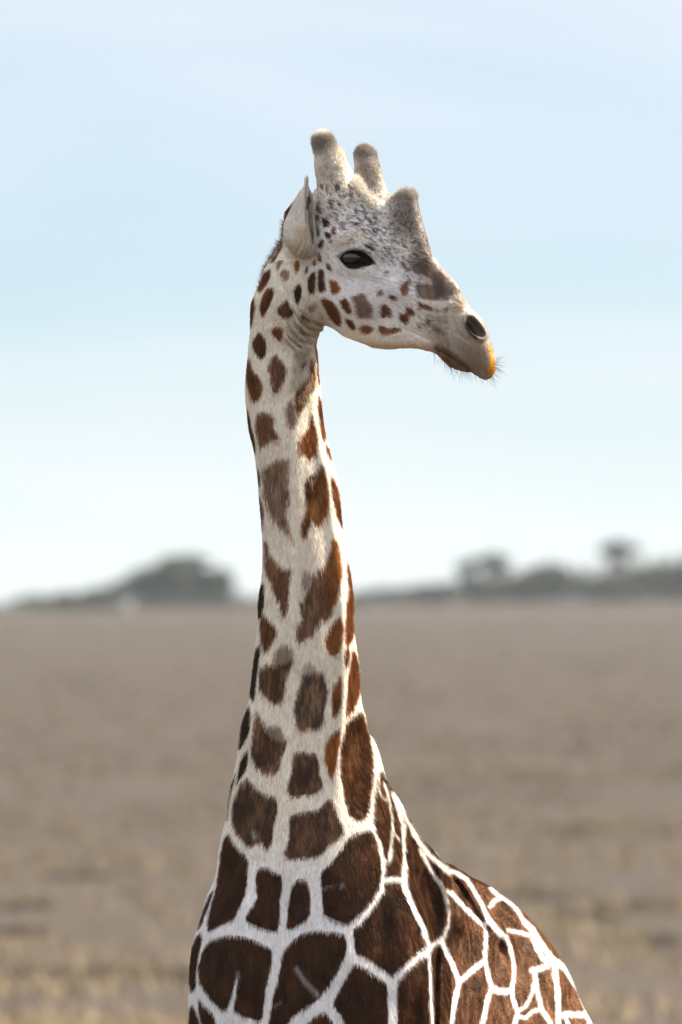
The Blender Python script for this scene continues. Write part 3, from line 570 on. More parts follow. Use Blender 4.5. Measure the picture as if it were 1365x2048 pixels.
N = [  # golden outlines on the right of the neck carry sunlight in their colour
 (13,'o',3.2,1,[(495,255),(470,300),(440,310),(410,380),(400,470),(410,540),(440,520),(480,470),(503,420),(515,350),(507,290)]),
 (13,'g',4.5,.8,[(400,400),(350,480),(330,560),(360,640),(385,660),(410,600),(430,540),(410,540),(395,470)]),  # grey shadow left of the golden patch, painted in
 (13,'b',1.8,1,[(520,110),(548,150),(556,250),(550,320),(530,390),(513,330),(508,230)]), (13,'b',1.5,1,[(545,0),(568,60),(580,150),(582,250),(586,310),(565,300),(560,180),(550,80)]),
 (13,'b',1.5,1,[(568,380),(592,420),(612,520),(622,640),(622,740),(595,720),(580,600),(565,480)]), (13,'o',3.4,1,[(520,520),(540,590),(560,640),(576,720),(570,790),(545,845),(520,875),(480,850),(450,800),(430,790),(435,720),(470,690),(500,620),(510,560)]),
 (13,'g',4.0,.8,[(405,760),(430,715),(455,760),(455,850),(425,830)]), (13,'b',1.5,1,[(622,740),(655,800),(672,870),(648,865),(625,800)]),
 (13,'o',3.4,1,[(590,895),(618,930),(637,1000),(648,1100),(652,1200),(640,1290),(600,1330),(580,1370),(550,1350),(515,1320),(500,1240),(500,1120),(520,1040),(550,980)]),
 (13,'b',3.8,1,[(560,960),(540,1000),(530,1100),(520,1250),(530,1340),(500,1390),(475,1450),(448,1440),(440,1380),(460,1310),(490,1240),(480,1170),(470,1100),(468,1040),(500,990)]),
 (13,'b',1.6,1,[(653,965),(692,1010),(722,1100),(745,1220),(757,1370),(728,1345),(690,1220),(665,1100)]),
 (5,'b',3.4,.95,[(325,215),(400,195),(480,220),(500,270),(490,330),(520,400),(560,450),(500,455),(430,470),(390,515),(350,510),(335,420),(325,320)]),
 (5,'c',1.4,1,[(225,130),(250,150),(265,190),(300,350),(320,450),(330,560),(300,560),(240,320)]),
 (3,'c',1.4,1,[(600,1590),(620,1560),(665,1530),(660,1560),(625,1600),(605,1618)]),
 (3,'c',1.6,.9,[(600,1500),(650,1470),(680,1460),(640,1495),(610,1512)]),
 (5,'b',6.0,.85,[(380,700),(430,690),(470,650),(560,620),(640,640),(640,720),(610,860),(640,940),(620,1050),(600,1180),(680,1340),(640,1340),(560,1240),(470,1160),(440,1100),(410,980),(390,830)]),
 (5,'b',3.0,.9,[(380,720),(410,760),(450,830),(520,880),(490,940),(520,1040),(480,1120),(440,1060),(410,960),(390,840)]),
 (5,'c',1.6,.9,[(325,690),(360,700),(375,840),(380,860),(340,850)]), (5,'c',1.8,.8,[(345,900),(395,990),(410,1100),(395,1220),(380,1290),(350,1100)]),
 (5,'b',4.0,.95,[(405,1330),(430,1380),(470,1500),(530,1590),(610,1640),(660,1600),(650,1700),(620,1800),(630,1900),(610,2040),(590,2080),(560,2000),(520,1880),(460,1760),(420,1640),(410,1500)]),
 (0,'k',1.4,1,[(521,1165),(530,1160),(531,1195),(526,1222),(523,1232),(514,1228),(512,1205)]),
 (5,'o',2.6,1,[(1020,1340),(1060,1340),(1080,1450),(1105,1560),(1105,1700),(1075,1850),(1040,1960),(980,2010),(920,1900),(900,1750),(960,1600),(1000,1450)]),
 (5,'b',4.5,.95,[(850,1700),(900,1650),(960,1600),(1010,1700),(1020,1850),(1030,2000),(990,2100),(760,2100),(740,1950),(780,1850),(800,1800)]),
 (5,'g',8.0,.6,[(740,1760),(770,1640),(850,1680),(840,1800),(780,1860)]),
 (6,'g',6.0,.95,[(640,0),(880,0),(850,60),(820,150),(760,230),(700,290),(640,345),(610,300),(600,220),(650,140),(630,60)]),
 (6,'b',4.0,.8,[(650,-20),(880,-20),(850,40),(760,120),(700,220),(660,280),(640,200),(680,100)]),
 (5,'b',1.8,1,[(1145,1520),(1170,1580),(1205,1760),(1225,1950),(1215,2048),(1235,2100),(1190,2300),(1140,2330),(1135,2200),(1140,2048),(1150,1900),(1170,1820),(1150,1680)]),
 (6,'b',2.6,1,[(320,120),(350,100),(390,150),(440,200),(460,240),(430,300),(400,370),(350,405),(335,340),(315,230)]),
 (6,'k',1.3,1,[(295,350),(320,335),(322,420),(300,560),(285,700),(270,770),(240,740),(255,560),(275,440)]),
 (6,'c',3.2,.97,[(305,640),(310,560),(340,510),(420,500),(480,470),(560,430),(590,480),(540,560),(520,640),(510,780),(430,825),(370,770),(320,700)]),
 (6,'g',5.0,.7,[(400,500),(440,400),(510,335),(590,400),(590,480),(520,540)]),
 (6,'c',3.6,.93,[(590,800),(600,720),(640,640),(650,560),(700,520),(770,560),(820,570),(850,640),(850,760),(820,860),(820,980),(760,1010),(680,1010),(620,1040),(590,960),(585,880)]),
 (6,'g',5.5,.5,[(640,560),(660,500),(710,470),(770,540),(760,600),(660,620)]),
 (6,'o',2.2,1,[(820,330),(850,230),(890,190),(930,130),(960,130),(970,200),(965,330),(940,410),(900,450),(860,420)]),
 (6,'o',2.0,1,[(890,650),(920,640),(950,580),(965,640),(965,800),(940,870),(890,930),(875,880),(885,770)]),
 (6,'b',1.4,1,[(985,370),(1010,350),(1025,420),(1000,520),(985,580),(978,470)]),
 (6,'b',1.5,1,[(1030,400),(1050,370),(1080,430),(1100,560),(1102,700),(1070,820),(1020,900),(985,940),(990,800),(1000,640),(1020,520)]),
 (10,'k',1.3,1,[(370,150),(385,260),(385,400),(360,500),(320,580),(250,700),(236,620),(260,480),(290,330),(340,210)]),
 (10,'k',1.3,1,[(350,690),(345,820),(325,930),(270,1040),(200,1140),(225,1040),(240,940),(265,820),(300,740)]),
 (10,'k',1.2,1,[(215,940),(195,1040),(170,1160),(135,1290),(120,1420),(115,1540),(98,1560),(108,1420),(118,1290),(150,1120)]),
 (10,'k',1.2,1,[(372,-20),(445,-30),(430,60),(415,130),(385,70)]),
 (10,'c',3.4,.97,[(430,210),(470,290),(530,380),(570,470),(620,540),(730,580),(820,600),(790,700),(740,790),(720,900),(710,980),(620,1010),(540,1000),(470,950),(440,900),(370,800),(380,600),(410,420)]),
 (10,'g',4.0,.75,[(560,430),(640,400),(740,450),(780,560),(820,600),(760,640),(640,600),(570,520)]),
 (10,'c',2.6,.97,[(890,740),(980,740),(1080,750),(1165,750),(1190,880),(1200,1000),(1240,1130),(1240,1180),(1120,1260),(980,1270),(850,1280),(820,1230),(810,1150),(860,1000),(870,880)]),
 (10,'w',2.0,.35,[(960,1020),(1080,1020),(1190,1030),(1190,1050),(1060,1045),(960,1040)]),
 (6,'o',2.0,1,[(950,990),(950,1080),(930,1200),(915,1320),(880,1420),(850,1350),(820,1220),(830,1120),(880,1050),(920,1010)]),
 (9,'c',2.0,1,[(380,340),(460,260),(530,190),(560,240),(610,420),(640,600),(665,760),(660,900),(640,1060),(615,1250),(560,1380),(490,1360),(420,1350),(370,1200),(340,1000),(310,800),(320,620),(345,470)]),
 (10,'c',2.4,.97,[(150,1420),(170,1300),(230,1190),(290,1060),(330,1040),(400,1130),(480,1220),(560,1260),(680,1270),(710,1440),(660,1560),(650,1720),(600,1920),(540,1900),(520,1830),(440,1840),(370,1890),(300,1830),(200,1700),(150,1560)]),
 (6,'c',2.4,.97,[(540,1700),(600,1670),(700,1660),(800,1640),(830,1580),(870,1560),(900,1600),(920,1680),(985,1790),(960,1850),(900,1900),(840,1950),(800,2010),(700,2030),(560,2040),(490,2000),(530,1940),(560,1820)]),
 (6,'o',1.8,.9,[(830,1590),(870,1560),(895,1590),(915,1670),(900,1720),(850,1690)]),
 (7,'d',1.4,1,[(290,290),(320,370),(400,450),(410,490),(400,620),(380,700),(340,780),(320,830),(230,860),(180,895),(165,850),(190,740),(225,640),(240,480),(260,360)]),
 (7,'d',1.4,1,[(455,520),(520,510),(560,550),(610,560),(610,640),(595,720),(595,800),(580,900),(520,890),(440,860),(385,830),(420,760),(465,690),(450,640)]),
 (7,'d',1.4,1,[(670,600),(720,585),(755,590),(775,650),(775,800),(740,840),(680,870),(630,895),(640,800),(650,700)]),
 (7,'d',1.4,1,[(835,570),(850,530),(920,470),(970,380),(1020,320),(1110,290),(1140,300),(1170,370),(1200,520),(1190,600),(1150,700),(1070,790),(990,860),(900,820),(850,800),(845,680)]),
 (7,'d',1.4,1,[(110,1120),(130,1020),(180,940),(260,920),(350,920),(430,940),(500,980),(550,1000),(545,1080),(520,1200),(500,1300),(490,1435),(430,1420),(330,1380),(320,1340),(345,1180),(330,1180),(300,1310),(270,1370),(220,1340),(150,1250),(115,1190)]),
 (7,'d',1.4,1,[(610,1010),(660,960),(720,910),(800,885),(860,900),(960,905),(990,930),(990,1010),(960,1100),(900,1200),(830,1290),(800,1320),(700,1370),(630,1448),(580,1600),(510,1600),(525,1448),(550,1280),(590,1150)]),
 (7,'d',1.4,1,[(1035,1080),(1080,1100),(1150,1150),(1230,1200),(1235,1290),(1240,1700),(1040,1600),(990,1448),(960,1400),(905,1330),(920,1290),(970,1200)]),
 (7,'c',1.4,1,[(730,1460),(800,1400),(850,1370),(880,1390),(920,1460),(980,1600),(900,1700),(740,1600)]),
 (7,'d',1.3,1,[(130,880),(145,940),(120,1010),(105,1100),(95,1250),(60,1240),(56,1100),(80,960)]),
 (7,'c',1.3,1,[(105,1270),(150,1340),(210,1390),(215,1448),(200,1600),(150,1550),(130,1448),(110,1350)]),
 (7,'d',1.3,1,[(56,1310),(90,1330),(125,1448),(140,1700),(50,1700)]),
 (7,'d',1.2,1,[(215,640),(200,680),(160,790),(130,860),(110,880),(140,770),(190,660)]),
 (7,'c',1.3,1,[(230,1470),(330,1450),(480,1480),(480,1700),(220,1700)]),
]
for z_, c_, s_, o_, pts in H + N:
    if o_ > 0: patch(z_, pts, c_, s_, o_)
# flank: brown everywhere except the white net of lines
REG = tr(8, [(98,-60),(84,60),(60,230),(100,330),(125,430),(115,560),(60,680),(-54,810),(-50,900),(0,970),(60,1000),(130,1060),(180,1090),(180,1700),(1500,1700),(1500,400),(300,-100)])
NET = [
 (9,44,[(470,-60),(500,60),(540,170),(590,260),(630,360),(652,480),(668,590),(690,700),(686,800),(674,900),(656,1000),(648,1080),(640,1180),(640,1290),(638,1370),(650,1420),(670,1500),(710,1570),(740,1650),(752,1785)]),
 (9,34,[(690,640),(740,760),(790,870),(850,980),(900,1090),(940,1190),(990,1320),(1060,1440),(1140,1580),(1220,1690),(1300,1790)]),
 (9,14,[(705,760),(712,900),(716,1040),(760,1110),(812,1130)]), (9,22,[(770,960),(825,1120),(848,1300),(855,1450),(842,1600),(826,1785)]), (9,42,[(860,1060),(900,1190),(940,1290),(968,1400),(982,1550),(982,1700),(984,1785)]), (9,12,[(860,1470),(900,1510),(945,1570)]),
 (8,28,[(125,425),(118,540),(120,600),(60,680),(0,770),(-54,810)]), (8,11,[(173,370),(160,430)]), (8,26,[(237,430),(235,520),(240,580),(290,700),(340,790),(360,870),(380,890)]), (8,26,[(120,550),(180,535),(235,535)]),
 (8,33,[(-60,960),(0,970),(60,1000),(130,1060),(180,1090),(240,1030),(300,970),(360,930),(378,895)]), (8,44,[(180,1090),(180,1200),(180,1332),(190,1700)]), (8,14,[(370,900),(380,1050),(385,1200),(395,1332),(400,1600)]), (8,36,[(-54,810),(-50,900),(-40,960)]),
 (11,28,[(-60,-70),(0,20),(60,100),(130,160),(200,225),(260,240),(310,270),(345,290),(390,350),(430,420),(470,490),(500,560),(520,600)]), (11,26,[(0,70),(60,180),(110,270),(150,330),(185,410),(205,500),(215,580),(200,660),(175,720),(160,750)]),
 (11,34,[(56,780),(110,765),(160,750)]), (11,28,[(180,375),(240,395),(290,460),(350,520),(420,590),(470,635),(520,630)]), (11,38,[(160,760),(200,850),(240,930),(275,1010),(300,1070),(285,1130),(260,1240),(235,1395),(220,1700)]), (11,38,[(300,1070),(370,1010),(440,950),(495,912)]),
 (11,28,[(492,640),(500,720),(500,800),(492,860),(500,940),(520,1030),(545,1120)]), (11,34,[(545,1120),(510,1220),(475,1395),(440,1700)]), (11,46,[(545,1120),(600,1145),(695,1145)]), (11,40,[(520,605),(560,655),(610,705),(650,740)]), (11,30,[(640,730),(680,800),(700,880),(715,960),(710,1050),(695,1140)]),
 (11,24,[(530,360),(570,400),(610,430),(660,460),(710,500),(750,550),(795,630)]), (11,28,[(610,430),(560,460),(535,500)]), (11,26,[(670,680),(730,690),(800,710),(855,720)]),
 (11,44,[(795,620),(850,680),(900,760),(950,830),(1000,900),(1050,930),(1100,970),(1160,1060),(1210,1140),(1240,1220),(1275,1300),(1290,1395),(1300,1600)]), (11,40,[(850,700),(880,800),(920,880),(980,930)]), (11,44,[(850,985),(920,970),(990,935),(1040,920)]),
 (11,34,[(865,985),(880,1080),(900,1180),(920,1270),(960,1340),(990,1395),(1020,1600)]), (11,34,[(695,1145),(715,1240),(740,1300),(720,1395),(700,1600)]), (11,28,[(740,1300),(800,1260),(840,1190),(866,1090)]), (11,28,[(740,1330),(800,1345),(850,1300),(925,1275)]),
 (11,40,[(1022,930),(1030,1050),(1045,1150),(1050,1250),(1050,1395),(1040,1600)]), (11,42,[(1055,1330),(1130,1318),(1255,1325)]), (11,26,[(1095,1330),(1130,1400),(1140,1600)]), (8,30,[(190,1560),(330,1540),(470,1580)])]
yy, xx = np.mgrid[1420:MH, 640:MW].astype(float)
rsd = poly_sd(xx, yy, REG); lsd = np.full(xx.shape, 1e3)
for z_, w_, pts in NET:
    p = np.array(tr(z_, pts)); hw = w_ / ZM[z_][2] / 2
    n_ = 4; t_ = np.linspace(0, len(p) - 1, (len(p) - 1) * n_ + 1)
    x0, x1 = p[:, 0].min() - 45, p[:, 0].max() + 45; y0, y1 = p[:, 1].min() - 45, p[:, 1].max() + 45
    s_ = (slice(int(max(0, y0 - 1420)), int(max(1, y1 - 1420))), slice(int(max(0, x0 - 640)), int(max(1, x1 - 640))))
    if xx[s_].size: lsd[s_] = np.minimum(lsd[s_], seg_dist(xx[s_], yy[s_], p) - hw)
body_sd = np.maximum(rsd, -np.minimum(lsd, 40))
v = (slice(1420, MH), slice(640, MW)); m = (rsd < 0) | (body_sd < SDM[v])
SDM[v][m] = np.where(rsd < 0, body_sd, np.minimum(body_sd, SDM[v]))[m].astype(np.float32)
_w = np.clip((xx[rsd < 2] - 890) / 190, 0, 1)[:, None]; DCM[v][rsd < 2] = np.array([.046, .0155, .006]) * (1 - _w) + np.array([.135, .066, .034]) * _w      # tan sun sheen painted into the coat, stronger towards the rump; SFM[v][rsd < 2] = 1.3; OPM[v][rsd < 2] = 1
# light hair scars on the chest
LTM = np.zeros((MH, MW), np.float32)
for z_, w_, a_, pts in [(7,9,.42,[(690,1110),(740,1190),(790,1240),(822,1275)]), (7,8,.3,[(345,1140),(340,1180)]), (7,5,.5,[(955,625),(970,612)]), (7,3,.35,[(560,1340),(600,1315)]), (10,16,.6,[(400,1700),(430,1760)]), (10,12,.45,[(300,1060),(310,1150)]), (7,3,.3,[(850,640),(930,622)])]:
    p = np.array(tr(z_, pts)); x0, x1, y0, y1 = int(p[:, 0].min() - 20), int(p[:, 0].max() + 20), int(p[:, 1].min() - 20), int(p[:, 1].max() + 20)
    yy, xx = np.mgrid[y0:y1, x0:x1].astype(float); LTM[y0:y1, x0:x1] = np.maximum(LTM[y0:y1, x0:x1], a_ * np.exp(-.5 * (seg_dist(xx, yy, p) / (w_ / ZM[z_][2]))**2))
DCM = np.stack([blur2(DCM[..., i], 1) for i in range(3)], -1)

# pale coat: warm white on the neck, cooler and greyer on the forehead, buff on the muzzle and ears
BCM = np.zeros((MH, MW, 3), np.float32); BCM[:] = (.90, .835, .735)
yy, xx = np.mgrid[0:MH, 0:MW].astype(np.float32)
def tint(x, y, sx, sy, rot, col, a):
    m_ = 3.2 * max(sx, sy); x0, x1, y0, y1 = int(max(0, x - m_)), int(min(MW, x + m_)), int(max(0, y - m_)), int(min(MH, y + m_))
    c, s_ = math.cos(R(rot)), math.sin(R(rot)); dx, dy = xx[y0:y1, x0:x1] - x, yy[y0:y1, x0:x1] - y
    g = (a * np.exp(-.5 * (((dx * c + dy * s_) / sx)**4 + ((-dx * s_ + dy * c) / sy)**4)))[..., None]
    BCM[y0:y1, x0:x1] = BCM[y0:y1, x0:x1] * (1 - g) + np.array(col) * g
tint(690, 470, 90, 60, 0, (.82, .83, .87), .7); tint(760, 570, 90, 70, 20, (.88, .88, .92), .8)
tint(816, 425, 34, 52, 0, (.21, .175, .16), .92); tint(852, 500, 22, 50, 24, (.25, .205, .185), .85); tint(880, 560, 20, 30, 40, (.27, .21, .19), .6)
tint(700, 480, 34, 16, -20, (.72, .65, .56), .8); tint(712, 530, 52, 26, 0, (.80, .76, .70), .5)
tint(936, 682, 52, 50, 30, (.30, .245, .195), .92); tint(925, 600, 12, 40, 35, (.25, .15, .08), .5); tint(880, 650, 30, 26, 30, (.42, .36, .30), .7); tint(958, 725, 30, 40, -15, (.22, .150, .105), .9); tint(905, 725, 36, 14, 38, (.17, .080, .045), .95); tint(884, 706, 18, 9, 38, (.24, .12, .06), .8)
tint(780, 695, 80, 10, 2, (.60, .46, .28), .7)
tint(650, 286, 30, 17, -12, (.19, .165, .15), .9); tint(732, 298, 26, 20, 0, (.19, .165, .15), .85); tint(740, 350, 24, 42, 0, (.24, .20, .185), .88); tint(665, 335, 26, 34, 10, (.50, .46, .41), .7)
tint(600, 440, 34, 60, 0, (.66, .61, .56), .9); tint(602, 500, 26, 18, 0, (.50, .42, .30), .85); tint(608, 468, 16, 14, 0, (.52, .42, .28), .8); tint(622, 420, 10, 40, 0, (.36, .32, .29), .6)
tint(595, 665, 45, 32, 30, (.52, .44, .33), .75); tint(625, 640, 30, 30, 40, (.50, .41, .29), .7)
tint(560, 640, 50, 60, 0, (.64, .58, .50), .4)
tint(640, 1980, 420, 230, 0, (.90, .90, .93), .9)  # chest white cooled: blue skylight painted into the coat
# yellow pollen-like stain on the upper lip
YLM = np.zeros((MH, MW), np.float32); p = chaikin(tr(2, [(1062, 1500), (1085, 1500), (1115, 1540), (1145, 1640), (1150, 1750), (1110, 1820), (1080, 1835), (1078, 1770), (1085, 1700), (1095, 1640), (1080, 1560)]), 2)
s_ = (slice(660, 790), slice(940, 1020)); YLM[s_] = -poly_sd(xx[s_].astype(float), yy[s_].astype(float), p)
YLM[YLM == 0] = -50
# dark eye lids and mouth; nostril, ear hollow and creases get painted shade
DKM = np.zeros((MH, MW), np.float32)
def dark(z, pts, closed, w, a, d0=0):
    p = np.array(tr(z, pts)); x0, x1, y0, y1 = int(p[:, 0].min() - 16), int(p[:, 0].max() + 16), int(p[:, 1].min() - 16), int(p[:, 1].max() + 16)
    X_, Y_ = xx[y0:y1, x0:x1].astype(float), yy[y0:y1, x0:x1].astype(float)
    d = poly_sd(X_, Y_, chaikin(p, 1)) if closed else seg_dist(X_, Y_, p)
    DKM[y0:y1, x0:x1] = np.maximum(DKM[y0:y1, x0:x1], a * np.clip(1 - (d - d0) / w, 0, 1))
dark(4, [(205, 415), (232, 425), (280, 385), (330, 358), (400, 346), (470, 352), (530, 380), (580, 425), (645, 500), (590, 508), (540, 518), (480, 540), (420, 556), (360, 556), (310, 543), (265, 498)], True, 2.0, 1)
dark(4, [(180, 410), (235, 425)], False, 2.5, .8); dark(4, [(600, 470), (650, 505)], False, 2.5, .8)
dark(2, [(866, 1295), (880, 1285), (905, 1310), (940, 1370), (975, 1425), (975, 1450), (940, 1430), (905, 1390), (872, 1340)], True, 3.5, .9); tint(952, 656, 12, 22, -38, (.11, .095, .09), .9)  # black shaded side and grey lit side of the nostril, both painted
dark(2, [(600, 1540), (650, 1560), (700, 1590), (770, 1640), (830, 1680), (890, 1720), (905, 1760)], False, 2.6, .7)
dark(1, [(392, 820), (412, 810), (425, 850), (405, 900), (390, 960)], True, 4, .85)
dark(1, [(384, 640), (378, 720), (374, 830), (372, 960), (380, 1080)], False, 2.0, .85); dark(1, [(400, 612), (388, 640)], False, 1.5, .6)
dark(1, [(415, 930), (420, 1100), (450, 1250)], False, 4.5, .5)
for a in ([(270, 1400), (330, 1290), (370, 1240)], [(310, 1440), (360, 1350), (390, 1290)], [(345, 1460), (385, 1390), (410, 1320)], [(395, 1460), (425, 1380), (435, 1320)]): dark(1, a, False, 1.6, .55)
for a in ([(590, 690), (700, 710), (800, 745), (900, 770)], [(560, 600), (680, 625), (790, 650)], [(200, 590), (330, 665), (400, 700)]): dark(4, a, False, 1.2, .45)
for a in ([(480, 1150), (560, 1270), (640, 1340), (700, 1370)], [(590, 1230), (640, 1300), (700, 1330)], [(430, 1200), (520, 1340), (600, 1420)], [(520, 1010), (545, 1120), (600, 1190), (700, 1240), (800, 1270)], [(450, 1350), (540, 1450), (620, 1480)]): dark(3, a, False, 1.5, .5)  # throat folds: crease shade drawn as dark lines
for a in ([(500, 1228), (600, 1252), (700, 1240)], [(520, 1290), (620, 1280), (720, 1295)], [(760, 1110), (830, 1170), (900, 1232)], [(780, 1150), (850, 1205)], [(650, 1500), (740, 1560), (800, 1600)], [(860, 1480), (900, 1560), (880, 1640)]): dark(2, a, False, 1.3, .4)
# speckle zones
SPM = np.zeros((MH, MW), np.float32)
for x_, y_, sx, sy, a_ in ((720, 430, 70, 40, 1), (780, 480, 44, 40, 1), (690, 390, 40, 30, .6), (840, 520, 30, 40, .8), (850, 640, 44, 34, .5), (790, 590, 50, 40, .25), (925, 690, 30, 30, .35)):
    SPM += a_ * np.exp(-.5 * (((xx - x_) / sx)**2 + ((yy - y_) / sy)**2))
SPM = np.clip(SPM, 0, 1)
print('maps', round(time.time() - T0, 1))

# colour of the coat at points on the skin: used for the skin and, strand by strand, for the hair
ang = rng.random((260, 3)) * (np.array([1.5, 2.4, 5.0])) + np.array([-.6, -.3, 0])
def sdf_far(p):
    """reticulated net on the sides the survey does not show: cells around seeds, one size each for legs, trunk and neck"""
    def cells(k, sd_):
        q = p / np.array([k, k, k * 1.25]); q = q + .25 * np.stack([vnoise(p, 5, 71), vnoise(p, 5, 72), vnoise(p, 5, 73)], 1)
        i = np.floor(q).astype(np.int64); d1 = np.full(len(q), 9.); d2 = np.full(len(q), 9.)
        for dx in (-1, 0, 1):
            for dy in (-1, 0, 1):
                for dz in (-1, 0, 1):
                    a, b, c = i[:, 0] + dx, i[:, 1] + dy, i[:, 2] + dz
                    s = np.stack([a + .2 + .6 * hash3(a, b, c, sd_), b + .2 + .6 * hash3(a, b, c, sd_ + 1), c + .2 + .6 * hash3(a, b, c, sd_ + 2)], 1)
                    d = np.linalg.norm(q - s, axis=1); n1 = np.minimum(d1, d); d2 = np.minimum(d2, np.maximum(d1, d)); d1 = n1
        return -((d2 - d1) * k * .5 / S)
    z = p[:, 2]; leg_, tr_, nk_ = cells(.105, 1), cells(.20, 4), cells(.14, 7)
    return np.where(z < 1.65, leg_ + 6 + 8 * np.clip(1 - z / .9, 0, 1), np.where(z < 3.1, tr_ + 6, nk_ + np.interp(z, [3.2, 4.4], [6, 12])))
def coat(p, nrm, rag):
    """returns base colour, signed patch distance, softness, fullness, patch colour ..."""
    px, py = grid_xy(p[:, 0], p[:, 1], p[:, 2])
    px2 = px + rag[:, 0]; py2 = py + rag[:, 1]
    view = np.stack([-p[:, 0], -D - p[:, 1], EYE - p[:, 2]], 1); view /= np.linalg.norm(view, axis=1)[:, None]
    face = (nrm * view).sum(1)
    is_far = np.clip(-face / .25, 0, 1); is_far = np.where(py > MH - 30, 1, is_far)
    ear = (py < 520) & (px < 633) & (p[:, 1] < -.055)
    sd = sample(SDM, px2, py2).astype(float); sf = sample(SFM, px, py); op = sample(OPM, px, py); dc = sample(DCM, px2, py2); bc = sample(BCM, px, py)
    sd = np.where(ear, 40, sd)
    m = is_far > 0
    if m.any():
        far = np.full(len(p), 30.0); far[m] = sdf_far(p[m])
        sd = sd * (1 - is_far) + np.minimum(far, 30) * is_far
        dc = dc * (1 - is_far[:, None]) + np.array(COL['d']) * is_far[:, None]; op = op * (1 - is_far) + is_far; sf = sf * (1 - is_far) + 1.4 * is_far
    return dict(px=px, py=py, sd=sd, sf=sf, op=op, dc=dc, bc=bc, dk=sample(DKM, px, py) * (face > -.1), yl=np.where(face > -.3, sample(YLM, px, py), -50), sp=sample(SPM, px, py), lt=sample(LTM, px, py), ear=ear, face=face)
def final_colour(c, p, jit, scale=1.0):
    """jit in -1..1 per sample: breaks the patch edge as single hairs do"""
    n1 = vnoise(p, 70, 3); n2 = vnoise(p * np.array([1, 1, .35]), 260, 4); n3 = vnoise(p, 22, 8)
    sdj = c['sd'] + jit * c['sf'] * .9 + n2 * c['sf'] * .9 + n1 * (.6 + c['sf'] * .25)
    k = np.clip(.5 - sdj / (.6 + c['sf'] * 1.1), 0, 1) * c['op']
    n4 = vnoise(p * np.array([1, 1, .5]), 45, 31); n5 = vnoise(p * np.array([1, 1, .3]), 180, 32)
    kk = np.clip(np.clip(c['sf'] - 1.2, 0, 4.5) * .30 * np.clip(.12 + n4 * 1.2 + n5 * 1.1, 0, 1.4), 0, .8)      # paler buff hairs mixed into the soft patches
    k = k * (1 - np.clip(c['lt'], 0, 1) * .85)
    dc = c['dc'] * np.clip(1 + .42 * n3 + .22 * jit + .38 * n5 + .38 * n4, .3, 2.2)[:, None]
    dc = dc * (1 - kk[:, None]) + np.array([.30, .165, .085]) * kk[:, None]
    # patch edges are a little redder than their middles
    e = np.exp(-np.clip(-c['sd'], 0, 50) / 4)[:, None]; dc = dc * (1 + e * np.array([.35, .22, .05]))
    bc = c['bc'] * (1 + .05 * n3 + .06 * jit + .07 * n5 + .06 * n2)[:, None]
    col = bc * (1 - k[:, None]) + dc * k[:, None]
    rot = np.stack([p[:, 0] * .82 + p[:, 2] * .57, p[:, 1], -p[:, 0] * .57 + p[:, 2] * .82], 1)
    s1 = vnoise(rot * np.array([.45, 1, 1]), 520, 11); s2 = vnoise(rot, 190, 12)
    spk = np.clip((s1 * .75 + s2 * .6 + c['sp'] * .50 - .60) * 4, 0, 1) * np.clip(c['sp'] * 1.6, 0, 1) * (~c['ear']) * .8
    col = col * (1 - spk[:, None]) + np.array([.065, .048, .044]) * spk[:, None]
    col = col * (1 - c['dk'][:, None]) + np.array([.012, .009, .008]) * c['dk'][:, None]
    y = np.clip((c['yl'] - 1.5 + jit * 2.6 + n2 * 4 + n1 * 3) / 1.5 + .5, 0, 1)[:, None]
    col = col * (1 - y) + np.array([.60, .28, .02]) * (1 + .3 * jit[:, None]) * y
    hoof = np.clip((.16 - p[:, 2]) / .02, 0, 1)[:, None]; col = col * (1 - hoof) + np.array([.05, .04, .035]) * hoof
    return np.clip(col, .003, .95)
# vertex normals
e1 = vpos[qi[:, 2]] - vpos[qi[:, 0]]; e2 = vpos[qi[:, 3]] - vpos[qi[:, 1]]; fn = np.cross(e1, e2)
vn = np.zeros_like(vpos)
for c_ in range(4):
    for ax in range(3): vn[:, ax] += np.bincount(qi[:, c_], fn[:, ax], len(vpos))
vn /= np.linalg.norm(vn, axis=1)[:, None] + 1e-12
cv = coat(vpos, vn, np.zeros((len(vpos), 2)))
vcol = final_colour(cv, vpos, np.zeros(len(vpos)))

m_coat, n, l, b = material('short giraffe coat')
at = n.new('ShaderNodeAttribute'); at.attribute_name = 'coat_colour'
t_ = n.new('ShaderNodeTexCoord'); ns = n.new('ShaderNodeTexNoise'); ns.inputs['Scale'].default_value = 420; ns.inputs['Detail'].default_value = 3
mpn = n.new('ShaderNodeMapping'); mpn.inputs['Scale'].default_value = (1, 1, .3); l(t_.outputs['Object'], mpn.inputs['Vector']); l(mpn.outputs['Vector'], ns.inputs['Vector'])
mr = n.new('ShaderNodeMapRange'); mr.inputs['To Min'].default_value = .72; mr.inputs['To Max'].default_value = 1.28; l(ns.outputs['Fac'], mr.inputs['Value'])
mm = n.new('ShaderNodeMix'); mm.data_type = 'RGBA'; mm.blend_type = 'MULTIPLY'; mm.inputs['Factor'].default_value = 1
l(at.outputs['Color'], mm.inputs['A']); l(mr.outputs['Result'], mm.inputs['B']); l(mm.outputs['Result'], b.inputs['Base Color'])
bp = n.new('ShaderNodeBump'); bp.inputs['Strength'].default_value = .35; bp.inputs['Distance'].default_value = .003; l(ns.outputs['Fac'], bp.inputs['Height']); l(bp.outputs['Normal'], b.inputs['Normal'])
b.inputs['Roughness'].default_value = .7; b.inputs['Specular IOR Level'].default_value = .10
giraffe = bpy.data.objects.new('giraffe', None); C.objects.link(giraffe); giraffe.location = (0, .5, 0)
body = mesh_from('body', vpos - np.array([0, .5, 0]), qi, 4, m_coat, giraffe)
